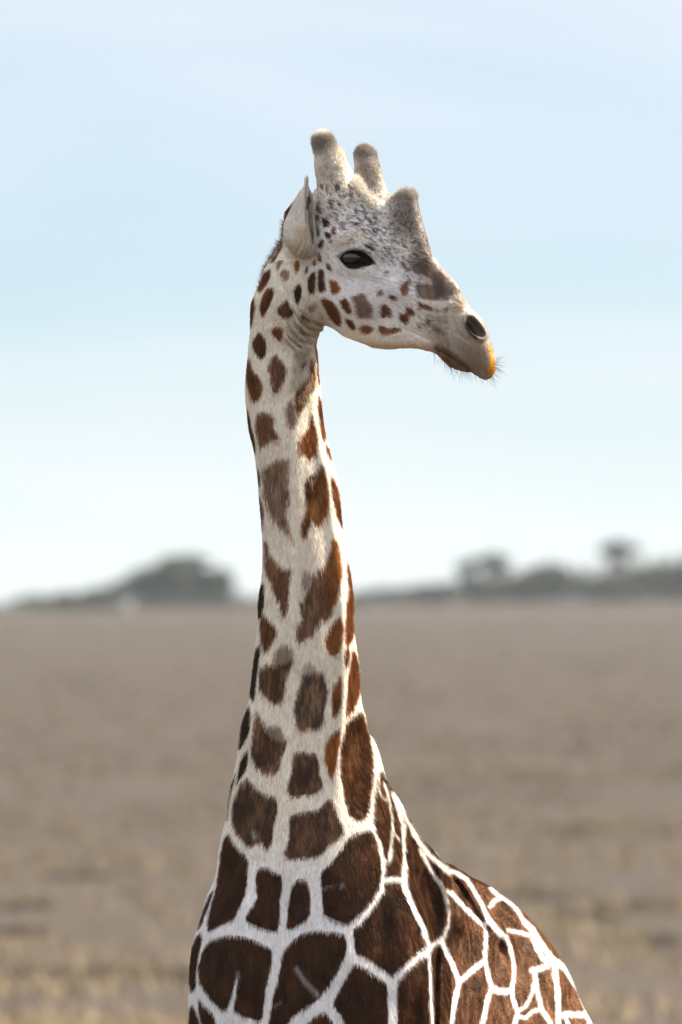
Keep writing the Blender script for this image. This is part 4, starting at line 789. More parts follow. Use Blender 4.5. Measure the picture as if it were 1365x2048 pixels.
tag(giraffe, 'tall reticulated giraffe facing the camera with its head turned to the right', 'giraffe')
ca = body.data.color_attributes.new('coat_colour', 'FLOAT_COLOR', 'POINT')
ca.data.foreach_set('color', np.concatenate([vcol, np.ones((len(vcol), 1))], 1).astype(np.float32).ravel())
OFF = np.array([0, .5, 0])
print('coat', round(time.time() - T0, 1))

# ------------------------------------------------------------------ hair
m_hair, n, l, b = material('hair strands')
ha = n.new('ShaderNodeAttribute'); ha.attribute_name = 'strand_colour'
n.remove(b); df = n.new('ShaderNodeBsdfDiffuse'); tl = n.new('ShaderNodeBsdfTranslucent'); gl = n.new('ShaderNodeBsdfGlossy'); gl.inputs['Roughness'].default_value = .42
m1 = n.new('ShaderNodeMixShader'); m1.inputs['Fac'].default_value = .28; m2 = n.new('ShaderNodeMixShader'); m2.inputs['Fac'].default_value = .04
l(ha.outputs['Color'], df.inputs['Color']); l(ha.outputs['Color'], tl.inputs['Color']); gl.inputs['Color'].default_value = (.8, .78, .75, 1)
l(df.outputs[0], m1.inputs[1]); l(tl.outputs[0], m1.inputs[2]); hr = n.new('ShaderNodeBsdfHair'); hr.component = 'Reflection'; hr.inputs['Color'].default_value = (.95, .74, .54, 1); hr.inputs['RoughnessU'].default_value = .22; hr.inputs['RoughnessV'].default_value = .8
l(m1.outputs[0], m2.inputs[1]); l(hr.outputs[0], m2.inputs[2]); l(m2.outputs[0], n['Material Output'].inputs['Surface'])
def strands(name, root, dirs, length, rad, col, npt=4, bend=None, parent=None):
    N_ = len(root); cd = bpy.data.hair_curves.new(name); cd.add_curves([npt] * N_)
    t = np.linspace(0, 1, npt)[None, :, None]
    p = root[:, None, :] + dirs[:, None, :] * length[:, None, None] * t
    if bend is not None: p = p + bend[:, None, :] * length[:, None, None] * t**2
    cd.points.foreach_set('position', (p - OFF).astype(np.float32).ravel())
    ra = cd.attributes.get('radius') or cd.attributes.new('radius', 'FLOAT', 'POINT')
    ra.data.foreach_set('value', (rad[:, None] * np.array([1, .9, .6, .12] if npt == 4 else np.linspace(1, .12, npt))[None, :]).astype(np.float32).ravel())
    co = cd.attributes.new('strand_colour', 'FLOAT_COLOR', 'CURVE'); co.data.foreach_set('color', np.concatenate([col, np.ones((N_, 1))], 1).astype(np.float32).ravel())
    cd.materials.append(m_hair); o = bpy.data.objects.new(name, cd); C.objects.link(o); o.parent = parent or giraffe
    return o
fa = .5 * np.linalg.norm(fn, axis=1); fc = vpos[qi].mean(1); fnn = fn / (np.linalg.norm(fn, axis=1)[:, None] + 1e-12)
fx, fy = grid_xy(fc[:, 0], fc[:, 1], fc[:, 2]); vw = np.stack([-fc[:, 0], -D - fc[:, 1], EYE - fc[:, 2]], 1); vw /= np.linalg.norm(vw, axis=1)[:, None]
ff = (fnn * vw).sum(1)
dens = np.where(ff > -.12, 1.0, .22) * np.where(fy < 2110, 1, 0.16) * np.where(fc[:, 2] > .2, 1, 0)
dens *= np.where(fy < 800, 1.5, 1.0)
dkf = sample(DKM, fx, fy); dens *= np.where((dkf > .5) & (ff > 0) & (fy < 700), .04, 1)
w = fa * dens; NH = HAIRS
cdf = np.cumsum(w); pick = np.searchsorted(cdf, rng.random(NH) * cdf[-1]); pick = np.clip(pick, 0, len(qi) - 1)
u = rng.random((NH, 2)); q4 = vpos[qi[pick]]; n4 = vn[qi[pick]]
bl = lambda a: (a[:, 0] * (1 - u[:, :1]) + a[:, 1] * u[:, :1]) * (1 - u[:, 1:]) + (a[:, 3] * (1 - u[:, :1]) + a[:, 2] * u[:, :1]) * u[:, 1:]
root = bl(q4); nrm = bl(n4); nrm /= np.linalg.norm(nrm, axis=1)[:, None]
jit = np.clip(rng.normal(0, .55, NH), -1, 1)
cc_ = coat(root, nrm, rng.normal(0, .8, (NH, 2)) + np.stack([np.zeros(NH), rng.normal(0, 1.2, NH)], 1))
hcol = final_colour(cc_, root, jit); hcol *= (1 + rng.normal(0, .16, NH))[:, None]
px, py = cc_['px'], cc_['py']
flow = np.zeros((NH, 3)); flow[:, 2] = -1
hd = np.clip((700 - py) / 60, 0, 1) * np.clip((px - 610) / 40, 0, 1)          # head: hair runs from nose to nape
flow = flow * (1 - hd[:, None]) + np.array([-.72, .15, .42]) * hd[:, None]
os_ = ((py < 400) & (px < 775))[:, None]; flow = np.where(os_, np.array([-.12, 0, 1.0]), flow)
hn = ((py < 440) & (px > 775))[:, None]; flow = np.where(hn, np.array([-.35, 0, .9]), flow)
er = cc_['ear'][:, None]; flow = np.where(er, np.array([.1, 0, 1.0]), flow)
fl = np.clip((px - 760) / 90, 0, 1) * np.clip((py - 1560) / 100, 0, 1); fl = fl[:, None]; flow = flow * (1 - fl) + np.array([.60, .12, -.74]) * fl
rs = (np.clip((px - np.interp(py, [700, 1100, 1500], [600, 630, 670])) / 30, 0, 1) * np.clip((py - 690) / 60, 0, 1) * np.clip((1700 - py) / 100, 0, 1))[:, None]; flow = flow + np.array([.38, .0, 0]) * rs
flow = flow + .22 * np.stack([vnoise(root, 5, 21), vnoise(root, 5, 22), vnoise(root, 5, 23)], 1) + rng.normal(0, .12, (NH, 3))
flow -= nrm * (flow * nrm).sum(1)[:, None]; flow /= np.linalg.norm(flow, axis=1)[:, None] + 1e-9
lift = np.interp(py, [300, 420, 700, 1500, 2000], [.5, .36, .40, .38, .34]) + rng.normal(0, .09, NH)
lift = np.where((py < 400) & (px < 775), .5, lift) + np.clip((.12 - np.abs(cc_['face'])) * 0, 0, 1)
dirs = flow + nrm * lift[:, None]; dirs /= np.linalg.norm(dirs, axis=1)[:, None]
ln = np.interp(py, [250, 420, 700, 900, 1400, 2000], [.016, .010, .010, .014, .015, .014]) * (1 + rng.normal(0, .22, NH))
ln *= np.where((py < 400) & (px < 775), .62, 1); ln *= np.where((px > 900) & (py > 620), .5, 1); ln *= np.where((px > 770) & (py < 480), .7, 1); ln *= np.where(cc_['ear'], .7, 1)
ln = np.where((cc_['yl'] > -3) & (px > 960), .006, ln)
strands('coat_hair', root - nrm * .0006, dirs, np.clip(ln, .003, .03), np.full(NH, .00036) * (1 + rng.normal(0, .15, NH)), np.clip(hcol, .003, .95), bend=-nrm * .22, parent=giraffe)['kind'] = 'stuff'
print('hair', round(time.time() - T0, 1))

# longer hair: mane, tufts on the horns, fringe on the lit side of the throat, whiskers, lashes
from mathutils.bvhtree import BVHTree
def surf_pick(mask, n_, w_=None):
    idx = np.nonzero(mask)[0]
    if len(idx) == 0: return np.zeros((0, 3)), np.zeros((0, 3))
    p_ = fa[idx] / fa[idx].sum(); k = rng.choice(idx, n_, p=p_)
    a = rng.random((n_, 2)); q = vpos[qi[k]]
    return (q[:, 0] * (1 - a[:, :1]) + q[:, 1] * a[:, :1]) * (1 - a[:, 1:]) + (q[:, 3] * (1 - a[:, :1]) + q[:, 2] * a[:, :1]) * a[:, 1:], fnn[k]
def norm(a): return a / (np.linalg.norm(a, axis=1)[:, None] + 1e-9)
# mane down the back of the neck
ncx = np.interp(fc[:, 2], NZ, NCX); ncy = np.interp(fc[:, 2], NZ, NCY); hi = np.interp(fc[:, 2], [3.2, 4.1, 4.45], [.35, .25, -1.0])
nd_ = np.stack([fc[:, 0] - ncx, fc[:, 1] - ncy], 1); nd_ /= np.linalg.norm(nd_, axis=1)[:, None]
az = np.interp(fc[:, 2], [3.2, 3.9, 4.25, 4.5], [R(60), R(80), R(105), R(150)])
mane_dir = np.stack([np.cos(az), np.sin(az)], 1); mk = (nd_ * mane_dir).sum(1)
mask = (mk > .985) & (fc[:, 2] > 3.45) & (fc[:, 2] < 4.64) & (fx < 760)
rt, nr = surf_pick(mask, 9000)
dd = norm(nr * .8 + np.array([0, 0, .55]) + rng.normal(0, .15, rt.shape))
mc = np.array([.16, .075, .035]) * (1 + rng.normal(0, .25, len(rt)))[:, None]
strands('mane', rt, dd, rng.uniform(.010, .024, len(rt)), np.full(len(rt), .0005), np.clip(mc, .01, .6), npt=4, bend=rng.normal(0, .12, rt.shape))
tm = (np.hypot(fx - 556, fy - 490) < 12) | (np.hypot(fx - 545, fy - 512) < 9)
rt, nr = surf_pick(tm & (nd_[:, 0] < -.6), 130)
strands('nape_tuft', rt, norm(np.array([-.95, .1, -.15]) + nr * .4 + rng.normal(0, .22, rt.shape)), rng.uniform(.010, .024, len(rt)), np.full(len(rt), .0004), np.tile([.25, .13, .07], (len(rt), 1)), bend=np.tile([0, 0, .3], (len(rt), 1)))
# long guard hairs, sunlit paleness mixed into their colour, where throat meets the lit side of the neck
fringe_pts = np.array([(606, 706), (600, 732), (598, 760), (618, 720), (622, 760), (612, 790)])
dm = np.min(np.hypot(fx[:, None] - fringe_pts[:, 0], fy[:, None] - fringe_pts[:, 1]), axis=1)
rt, nr = surf_pick((dm < 15) & (ff > 0), 1900)
dd = norm(np.array([-.45, -.35, -.75]) + nr * .35 + rng.normal(0, .12, rt.shape))
c3 = coat(rt, nr, np.zeros((len(rt), 2))); fcol = final_colour(c3, rt, rng.uniform(-1, 1, len(rt))) * .72 + np.array([.60, .5, .38]) * .28
strands('throat_fringe', rt, dd, rng.uniform(.014, .030, len(rt)), np.full(len(rt), .00055), np.clip(fcol, .01, .8), bend=rng.normal(0, .15, rt.shape))
# tufts
mask = (((fy < 312) & (fx < 775)) | ((fy < 400) & (fx > 775)))
rt, nr = surf_pick(mask, 5200)
dd = norm(nr * .5 + np.array([-.08, 0, 1.0]) + rng.normal(0, .16, rt.shape)); c3 = coat(rt, nr, np.zeros((len(rt), 2)))
strands('horn_tuft', rt, dd, rng.uniform(.004, .012, len(rt)), np.full(len(rt), .00035), np.clip(final_colour(c3, rt, rng.uniform(-1, 1, len(rt))) * 1.25, .01, .8), bend=rng.normal(0, .2, rt.shape))
# sun-catching shaggy patch on the crown between the horns
dmc = seg_dist(fx, fy, tr(1, [(900, 640), (960, 740), (1010, 820), (1060, 900)])); mask = (dmc < 8) & (fc[:, 1] < .12) & (fy < 430)
rt, nr = surf_pick(mask, 2600)
dd = norm(nr * .6 + np.array([.15, -.1, .4]) + rng.normal(0, .3, rt.shape))
strands('crown_hair', rt, dd, rng.uniform(.006, .014, len(rt)), np.full(len(rt), .0004), np.clip(np.array([.80, .74, .64]) * (1 + rng.normal(0, .2, len(rt)))[:, None], .05, .8), bend=rng.normal(0, .3, rt.shape))
# whiskers
mk1 = seg_dist(fx, fy, tr(2, [(1138, 1650), (1138, 1750), (1095, 1825), (1020, 1840), (975, 1805)])) < 6
mk2 = seg_dist(fx, fy, tr(2, [(560, 1580), (640, 1640), (720, 1710), (800, 1752), (890, 1768), (925, 1775)])) < 6
for mk_, n_, c0 in ((mk1, 62, (983, 722)), (mk2, 80, (850, 660))):
    rt, nr = surf_pick(mk_ & (fc[:, 1] < 0), n_); wx, wy = grid_xy(rt[:, 0], rt[:, 1], rt[:, 2])
    out_ = np.stack([wx - (960 if c0[0] > 900 else wx - 3), rng.normal(-6, 14, len(rt)), -(wy - (728 if c0[0] > 900 else wy - 12))], 1); out_ = norm(out_)
    dd = norm(out_ + rng.normal(0, .28, rt.shape))
    strands('whiskers', rt, dd, rng.uniform(.018, .046, len(rt)), np.full(len(rt), .00032), np.tile([.045, .04, .038], (len(rt), 1)), npt=6, bend=rng.normal(0, .22, rt.shape) + np.array([0, 0, -.1]))
# eye and lashes
ec = P(708, 518.5); ec[1] = head_mid(708) - .092
for side in (-1, 1):
    me_v, me_f = [], []; nu, nv = 40, 24; rr = .0285
    for i in range(nv + 1):
        for j in range(nu):
            th = math.pi * i / nv; ph = 2 * math.pi * j / nu
            me_v.append((rr * 1.18 * math.sin(th) * math.cos(ph), rr * math.cos(th) * .9, rr * math.sin(th) * math.sin(ph) * .95))
    for i in range(nv):
        for j in range(nu): me_f.append((i * nu + j, i * nu + (j + 1) % nu, (i + 1) * nu + (j + 1) % nu, (i + 1) * nu + j))
    if side < 0:
        m_eye, n, l, b = material('dark brown eye'); b.inputs['Base Color'].default_value = (.010, .007, .006, 1); b.inputs['Roughness'].default_value = .04; b.inputs['Specular IOR Level'].default_value = .85
    e = obj_mesh('eye', me_v, me_f, m_eye, giraffe)
    c_ = ec.copy()
    if side > 0: c_ = P(708, 518.5); c_[1] = head_mid(708) + .092
    e.location = c_ - OFF
tt = rng.random(900); up = np.array(tr(4, [(240, 420), (300, 372), (400, 348), (500, 362), (570, 415)])); lo = np.array(tr(4, [(270, 500), (340, 545), (420, 555), (520, 525), (600, 505)]))
ti = np.linspace(0, 1, 5)
for nm, ln_, A_, dz, n_ in (('upper_lashes', .020, up, -.25, 420), ('lower_lashes', .009, lo, -.9, 160)):
    t = rng.random(n_); lx = np.interp(t, ti, A_[:, 0]); ly = np.interp(t, ti, A_[:, 1]) + rng.normal(0, .8, n_)
    rt = np.stack([X(lx), np.full(n_, 0.), Z(ly)], 1); rt[:, 1] = head_mid(lx) - .092 - rr * .80 + .022 * np.abs(t - .5)
    dd = norm(np.stack([(t - .5) * .8 + rng.normal(0, .1, n_), np.full(n_, -.55), np.full(n_, dz)], 1) + rng.normal(0, .08, (n_, 3)))
    strands(nm, rt, dd, np.full(n_, ln_) * rng.uniform(.7, 1.1, n_), np.full(n_, .0005), np.tile([.012, .01, .01], (n_, 1)), npt=5, bend=np.tile([0, -.1, .25], (n_, 1)))
print('giraffe done', round(time.time() - T0, 1))
# ------------------------------------------------------------------ plain, ridge of trees, haze
K = 1.35e-3 / D
def ground_z(x, y):
    """y: distance beyond the giraffe"""
    d = y + D
    rise = 3.68 * np.clip(d / 1200, 0, 1)**1.15
    tilt = np.clip(d / 1200, 0, 1)**2 * (x / 36.0 * .55 + .15)
    tilt = np.clip(tilt, -2.2, 3.0)
    fall = -np.clip(d - 1225, 0, None) * .022
    und = .06 * np.sin(x * .11 + d * .023) * np.sin(d * .017 + 1.3) * np.clip(d / 120, 0, 1) + .05 * np.sin(x * .37 + 2) * np.sin(d * .09)
    return rise * np.where(d > 0, 1, 0) + tilt + fall + und * np.clip((d - 34) / 40, 0, 1)
gy = np.concatenate([np.linspace(-400, -60, 12), np.linspace(-50, 40, 20), np.linspace(42, 160, 220), np.linspace(161, 420, 180), np.linspace(424, 1180, 140), np.linspace(1186, 1300, 20), np.linspace(1340, 4200, 20)])
gxs = np.concatenate([np.linspace(-2400, -140, 20), np.linspace(-125, -16, 40), np.linspace(-15.5, 15.5, 150), np.linspace(16, 125, 40), np.linspace(140, 2400, 20)])
GXm, GYm = np.meshgrid(gxs, gy, indexing='xy')
gp = np.stack([GXm, GYm], -1)
gz = ground_z(GXm, GYm)
p3 = np.stack([GXm, GYm, GXm * 0], -1)
gz = gz + (vnoise(p3, .55, 41) * .022 + vnoise(p3, 1.6, 42) * .012) * np.clip((GYm - 20) / 30, 0, 1) * np.clip((700 - GYm) / 300, 0, 1)
nr_, nc_ = GXm.shape
ii, jj = np.meshgrid(np.arange(nr_ - 1), np.arange(nc_ - 1), indexing='ij'); a_ = (ii * nc_ + jj).ravel()
m_gr, n, l, b = material('dry grass plain')
tcg = n.new('ShaderNodeTexCoord'); b.inputs['Roughness'].default_value = .95; b.inputs['Specular IOR Level'].default_value = .1
def gnoise(scale, detail, sc3=(1, 1, 1), rough=.6):
    m_ = n.new('ShaderNodeMapping'); m_.inputs['Scale'].default_value = sc3; l(tcg.outputs['Object'], m_.inputs['Vector'])
    x_ = n.new('ShaderNodeTexNoise'); x_.inputs['Scale'].default_value = scale; x_.inputs['Detail'].default_value = detail; x_.inputs['Roughness'].default_value = rough; l(m_.outputs['Vector'], x_.inputs['Vector']); return x_
def gmix(fac, a, bb, lo, hi, blend='MIX'):
    mr_ = n.new('ShaderNodeMapRange'); mr_.inputs['From Min'].default_value = lo; mr_.inputs['From Max'].default_value = hi; l(fac, mr_.inputs['Value'])
    x_ = n.new('ShaderNodeMix'); x_.data_type = 'RGBA'; x_.blend_type = blend; l(mr_.outputs['Result'], x_.inputs['Factor'])
    for s_, v_ in (('A', a), ('B', bb)):
        if isinstance(v_, tuple): x_.inputs[s_].default_value = v_
        else: l(v_, x_.inputs[s_])
    return x_.outputs['Result']
big = gnoise(.030, 3, (.25, 1, 1)); med = gnoise(.16, 4, (.3, .8, 1)); fine = gnoise(1.1, 4, (.6, .6, 1)); tiny = gnoise(9, 3)
c1 = gmix(med.outputs['Fac'], (0.068, 0.055, 0.046, 1), (0.093, 0.075, 0.057, 1), .35, .65)
c2 = gmix(fine.outputs['Fac'], c1, (0.051, 0.043, 0.036, 1), .55, .95)
c3_ = gmix(big.outputs['Fac'], c2, (0.071, 0.058, 0.052, 1), .30, .6)
c4 = gmix(tiny.outputs['Fac'], c3_, (0.151, 0.128, 0.091, 1), .55, .8)
l(c4, b.inputs['Base Color'])
gb = n.new('ShaderNodeBump'); gb.inputs['Strength'].default_value = .12; gb.inputs['Distance'].default_value = .12; l(fine.outputs['Fac'], gb.inputs['Height']); l(gb.outputs['Normal'], b.inputs['Normal'])
ground = mesh_from('ground', np.stack([GXm, GYm, gz], -1).reshape(-1, 3), np.stack([a_, a_ + 1, a_ + 1 + nc_, a_ + nc_], 1), 4, m_gr)
tag(ground, kind='structure')

# tufts of dry grass over the nearer plain, one uncountable mass
m_gs, n, l, b = material('straw'); b.inputs['Base Color'].default_value = (.34, .27, .155, 1); b.inputs['Roughness'].default_value = .9
oi = n.new('ShaderNodeAttribute'); oi.attribute_name = 'straw_tone'; l(oi.outputs['Color'], b.inputs['Base Color'])
NT = 26000
ty_ = 46 + 950 * rng.random(NT)**2.1; half = (ty_ + D) * .0305 * 1.6 + 1.0; tx_ = rng.uniform(-1, 1, NT) * half
keep = vnoise(np.stack([tx_, ty_ * .45, tx_ * 0], 1), .55, 51) + rng.normal(0, .3, NT) > -.15; tx_, ty_ = tx_[keep], ty_[keep]; NT = len(tx_)
tz_ = ground_z(tx_, ty_) - .03; hgt = rng.uniform(.08, .24, NT) * (1 + .35 * vnoise(np.stack([tx_, ty_, tx_ * 0], 1), .3, 52)); nb = 9
base = np.stack([tx_, ty_, tz_], 1)[:, None, :] + np.concatenate([rng.normal(0, .07, (NT, nb, 2)), np.zeros((NT, nb, 1))], 2)
lean = np.concatenate([rng.normal(0, .45, (NT, nb, 2)), np.ones((NT, nb, 1))], 2) * (hgt[:, None, None] * rng.uniform(.6, 1.2, (NT, nb, 1)))
side_ = rng.normal(0, 1, (NT, nb, 3)); side_[..., 2] = 0; side_ /= np.linalg.norm(side_, axis=-1)[..., None]; side_ *= .011
V3 = np.stack([base - side_, base + side_, base + lean], 2).reshape(-1, 3)
gs = mesh_from('dry_grass', V3, np.arange(len(V3)), 3, m_gs); tag(gs, 'short straw coloured dry grass tufts scattered over the plain', 'grass', kind='stuff')
tone = np.array([.165, .130, .086]) * (1 + 1.2 * np.clip(1 - (ty_ - 60) / 110, 0, 1))[:, None, None] * np.ones((1, 1, 1)) * (1 + .08 * rng.normal(0, 1, (NT, 1)))[:, None, :] * np.ones((1, nb * 3, 1)) ; tone = np.clip(tone, .08, .6).reshape(-1, 3)
ga = gs.data.color_attributes.new('straw_tone', 'FLOAT_COLOR', 'POINT'); ga.data.foreach_set('color', np.concatenate([tone, np.ones((len(tone), 1))], 1).astype(np.float32).ravel())

# low grey-green shrubs dotted over the near plain (seen only as soft dark marks)
m_leaf, n, l, b = material('acacia leaves'); b.inputs['Base Color'].default_value = (.060, .066, .034, 1)
lt = n.new('ShaderNodeAttribute'); lt.attribute_name = 'leaf_tone'; l(lt.outputs['Color'], b.inputs['Base Color']); b.inputs['Transmission Weight'].default_value = 0
m_bark, n, l, b = material('acacia bark'); nb_ = n.new('ShaderNodeTexNoise'); nb_.inputs['Scale'].default_value = 14
rmp = n.new('ShaderNodeMix'); rmp.data_type = 'RGBA'; rmp.inputs['A'].default_value = (.07, .055, .04, 1); rmp.inputs['B'].default_value = (.15, .12, .09, 1); l(nb_.outputs['Fac'], rmp.inputs['Factor']); l(rmp.outputs['Result'], b.inputs['Base Color'])
def leaf_cloud(name, centres, radii, n_, size, parent, base_, tone_=(.055, .062, .032)):
    """many small leaf-spray faces spread through a set of squashed balls"""
    centres = np.asarray(centres, float); radii = np.asarray(radii, float); wgt = radii.prod(1)**.8; k = rng.choice(len(centres), n_, p=wgt / wgt.sum())
    d = rng.normal(0, 1, (n_, 3)); d /= np.linalg.norm(d, axis=1)[:, None]; r = rng.random(n_)**(1 / 2.2)
    c = centres[k] + d * radii[k] * r[:, None] * (1 + .18 * rng.normal(0, 1, (n_, 1)))
    u_ = rng.normal(0, 1, (n_, 3)); u_ /= np.linalg.norm(u_, axis=1)[:, None]; w_ = np.cross(u_, rng.normal(0, 1, (n_, 3))); w_ /= np.linalg.norm(w_, axis=1)[:, None]
    s = size * rng.uniform(.6, 1.4, (n_, 1)); q = np.stack([c - u_ * s, c - w_ * s * .6, c + u_ * s, c + w_ * s * .6], 1).reshape(-1, 3)
    o = mesh_from(name, q - base_, np.arange(n_ * 4), 4, m_leaf, parent, smooth=False)
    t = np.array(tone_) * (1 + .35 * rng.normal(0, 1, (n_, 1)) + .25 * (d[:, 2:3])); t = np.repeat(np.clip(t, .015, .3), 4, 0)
    a = o.data.color_attributes.new('leaf_tone', 'FLOAT_COLOR', 'POINT'); a.data.foreach_set('color', np.concatenate([t, np.ones((len(t), 1))], 1).astype(np.float32).ravel()); return o
def limbs(name, segs, parent, base_):
    vv, ff_ = [], []
    for a, b_, ra, rb in segs:
        a = np.array(a, float); b_ = np.array(b_, float); ax_ = b_ - a; ax_ /= np.linalg.norm(ax_); t1 = np.cross(ax_, [.3, 1, .1]); t1 /= np.linalg.norm(t1); t2 = np.cross(ax_, t1); o0 = len(vv)
        for c, r in ((a, ra), (b_, rb)):
            for k in range(7): th = 2 * math.pi * k / 7; vv.append(c + (t1 * math.cos(th) + t2 * math.sin(th)) * r - base_)
        for k in range(7): ff_.append((o0 + k, o0 + (k + 1) % 7, o0 + 7 + (k + 1) % 7, o0 + 7 + k))
    return obj_mesh(name, vv, ff_, m_bark, parent)
TY0 = 1200 - D
MPX = S * 1200 / D           # metres per survey unit at the ridge
def far_pt(px, py, y=TY0): k = S * (D + y) / D; return np.array([(px - 682.5) * k, y, EYE + (HROW - py) * k])
def tree(name, label, cat, group, px, top, canopy, trunks, n_=700, size=.34, dy=0, tone=(.055, .062, .032), thick=1.0):
    """canopy: list of (px, row, half width px, half height px); trunks: list of (px foot, px head, row head)"""
    y = TY0 + dy; x = far_pt(px, 1200, y)[0]; gz_ = float(ground_z(np.array(x), np.array(y))); b0 = np.array([x, y, gz_])
    o = bpy.data.objects.new(name, None); C.objects.link(o); o.location = b0; tag(o, label, cat, group)
    k = S * (D + y) / D
    cs = [far_pt(a, r, y) for a, r, w_, h_ in canopy]; rs = [(w_ * k, w_ * k * .9, h_ * k) for a, r, w_, h_ in canopy]
    leaf_cloud('crown', cs, rs, n_, size, o, b0, tone)
    segs = []
    for fx_, hx_, hr_ in trunks:
        f_ = far_pt(fx_, 1200, y); f_[2] = gz_ - .3; h_ = far_pt(hx_, hr_, y); m_ = f_ * .45 + h_ * .55 + np.array([rng.normal(0, .15), rng.normal(0, .2), 0])
        segs += [(f_, m_, .17 * thick, .12 * thick), (m_, h_, .12 * thick, .06 * thick)]
        for c in cs[:5]: segs.append((m_ * .5 + h_ * .5, c, .06 * thick, .025 * thick))
    limbs('trunk', segs, o, b0); return o
TG = 'acacias and bushes along the far ridge'
tree('acacia_tree', 'widest acacia left of the giraffe, with a sloping broad crown', 'tree', TG, 325, 1125, [(262, 1168, 34, 10), (295, 1152, 38, 14), (335, 1140, 40, 15), (300, 1172, 48, 16), (350, 1168, 34, 18), (270, 1182, 50, 12)], [(300, 296, 1160), (345, 338, 1150)], 2600, .36)
tree('acacia_tree', 'thin high acacia crown rising behind the widest one on the left', 'tree', TG, 368, 1105, [(350, 1124, 30, 12), (385, 1122, 34, 12), (370, 1134, 30, 12)], [(372, 370, 1130)], 620, .34, 14)
tree('acacia_tree', 'rounded dark acacia nearest the giraffe on its left side', 'tree', TG, 425, 1135, [(405, 1156, 30, 16), (438, 1154, 30, 17), (420, 1178, 44, 20), (450, 1176, 20, 16), (385, 1180, 34, 18)], [(418, 416, 1160), (440, 440, 1165)], 2300, .36, 4)
tree('bush', 'small dark domed bush standing by itself left of the widest acacia', 'bush', TG, 133, 1183, [(133, 1195, 24, 10), (118, 1200, 18, 7)], [(133, 133, 1194)], 650, .3)
tree('bush', 'low spreading bush between the small domed bush and the widest acacia', 'bush', TG, 195, 1178, [(180, 1190, 26, 10), (210, 1186, 28, 12), (235, 1184, 20, 12)], [(195, 195, 1188)], 900, .3, 8)
tree('bush', 'flat thin bush at the far left end of the ridge', 'bush', TG, 52, 1188, [(40, 1202, 24, 5), (70, 1198, 26, 7), (95, 1198, 18, 7)], [(60, 60, 1197)], 520, .28, 5)
tree('acacia_tree', 'open spindly acacia with gaps in its crown, right of the neck', 'tree', TG, 968, 1108, [(930, 1136, 20, 14), (955, 1124, 24, 9), (990, 1118, 28, 11), (1000, 1136, 20, 12), (938, 1160, 16, 14), (975, 1128, 20, 9)], [(962, 946, 1150), (968, 992, 1130)], 620, .32)
tree('acacia_tree', 'dense domed acacia between the spindly one and the umbrella shaped one', 'tree', TG, 1092, 1125, [(1070, 1156, 34, 16), (1098, 1146, 36, 18), (1130, 1158, 26, 14), (1090, 1172, 60, 16), (1050, 1172, 30, 12)], [(1090, 1092, 1155)], 2800, .36)
tree('acacia_tree', 'umbrella shaped acacia standing above the bushes on the right', 'tree', TG, 1236, 1080, [(1220, 1100, 26, 9), (1250, 1098, 30, 10), (1236, 1091, 28, 8), (1212, 1108, 14, 7)], [(1234, 1226, 1112), (1240, 1252, 1112)], 640, .34, thick=2.0)
tree('bush', 'low bush at the foot of the umbrella shaped acacia', 'bush', TG, 1190, 1150, [(1175, 1168, 26, 12), (1205, 1164, 26, 14), (1150, 1172, 24, 10)], [(1190, 1190, 1165)], 1300, .32, 6)
tree('bush', 'large rounded bush between the umbrella shaped acacia and the right edge', 'bush', TG, 1300, 1130, [(1280, 1152, 26, 14), (1308, 1144, 30, 15), (1290, 1168, 46, 14)], [(1300, 1302, 1150)], 1700, .34, 4)
tree('bush', 'tall rounded bush at the right edge of the ridge', 'bush', TG, 1362, 1125, [(1352, 1146, 26, 16), (1385, 1140, 30, 18), (1370, 1166, 50, 14)], [(1364, 1366, 1148)], 1700, .34, 2)
tree('bush', 'low dark bush just right of the neck on the ridge', 'bush', TG, 760, 1178, [(735, 1190, 30, 7), (775, 1186, 32, 9)], [(760, 760, 1187)], 900, .3)
tree('bush', 'long low bush between the neck and the spindly acacia', 'bush', TG, 860, 1172, [(820, 1184, 34, 9), (862, 1180, 36, 11), (900, 1178, 26, 12)], [(862, 862, 1180)], 1500, .3, 3)
tree('bush', 'rounded bush at the foot of the spindly acacia', 'bush', TG, 1010, 1155, [(975, 1172, 26, 12), (1015, 1168, 26, 13), (1040, 1172, 20, 12)], [(1005, 1005, 1168)], 1500, .32, 7)
# pale stone-coloured mound under the widest acacia
mv = far_pt(253, 1199, TY0 - 22); gz_ = float(ground_z(mv[0], mv[1])); 
nu, nv = 14, 8; mvv, mff = [], []
for i in range(nv + 1):
    for j in range(nu):
        t, a = i / nv, 2 * math.pi * j / nu; r = .62 * math.cos(t * math.pi / 2)**.6 * (1 + .12 * math.sin(3 * a + i) + .06 * math.sin(7 * a)); mvv.append((r * math.cos(a), r * math.sin(a), 1.15 * t + .05 * math.sin(a * 2 + i)))
for i in range(nv):
    for j in range(nu): mff.append((i * nu + j, i * nu + (j + 1) % nu, (i + 1) * nu + (j + 1) % nu, (i + 1) * nu + j))
m_md, n, l, b = material('pale dusty earth'); nn_ = n.new('ShaderNodeTexNoise'); nn_.inputs['Scale'].default_value = 6; r_ = n.new('ShaderNodeMix'); r_.data_type = 'RGBA'; r_.inputs['A'].default_value = (.22, .20, .18, 1); r_.inputs['B'].default_value = (.33, .31, .28, 1); l(nn_.outputs['Fac'], r_.inputs['Factor']); l(r_.outputs['Result'], b.inputs['Base Color'])
md = obj_mesh('pale_mound', mvv, mff, m_md); md.location = (mv[0], mv[1], gz_ - .1); tag(md, 'small pale grey mound in front of the widest acacia on the left', 'mound')
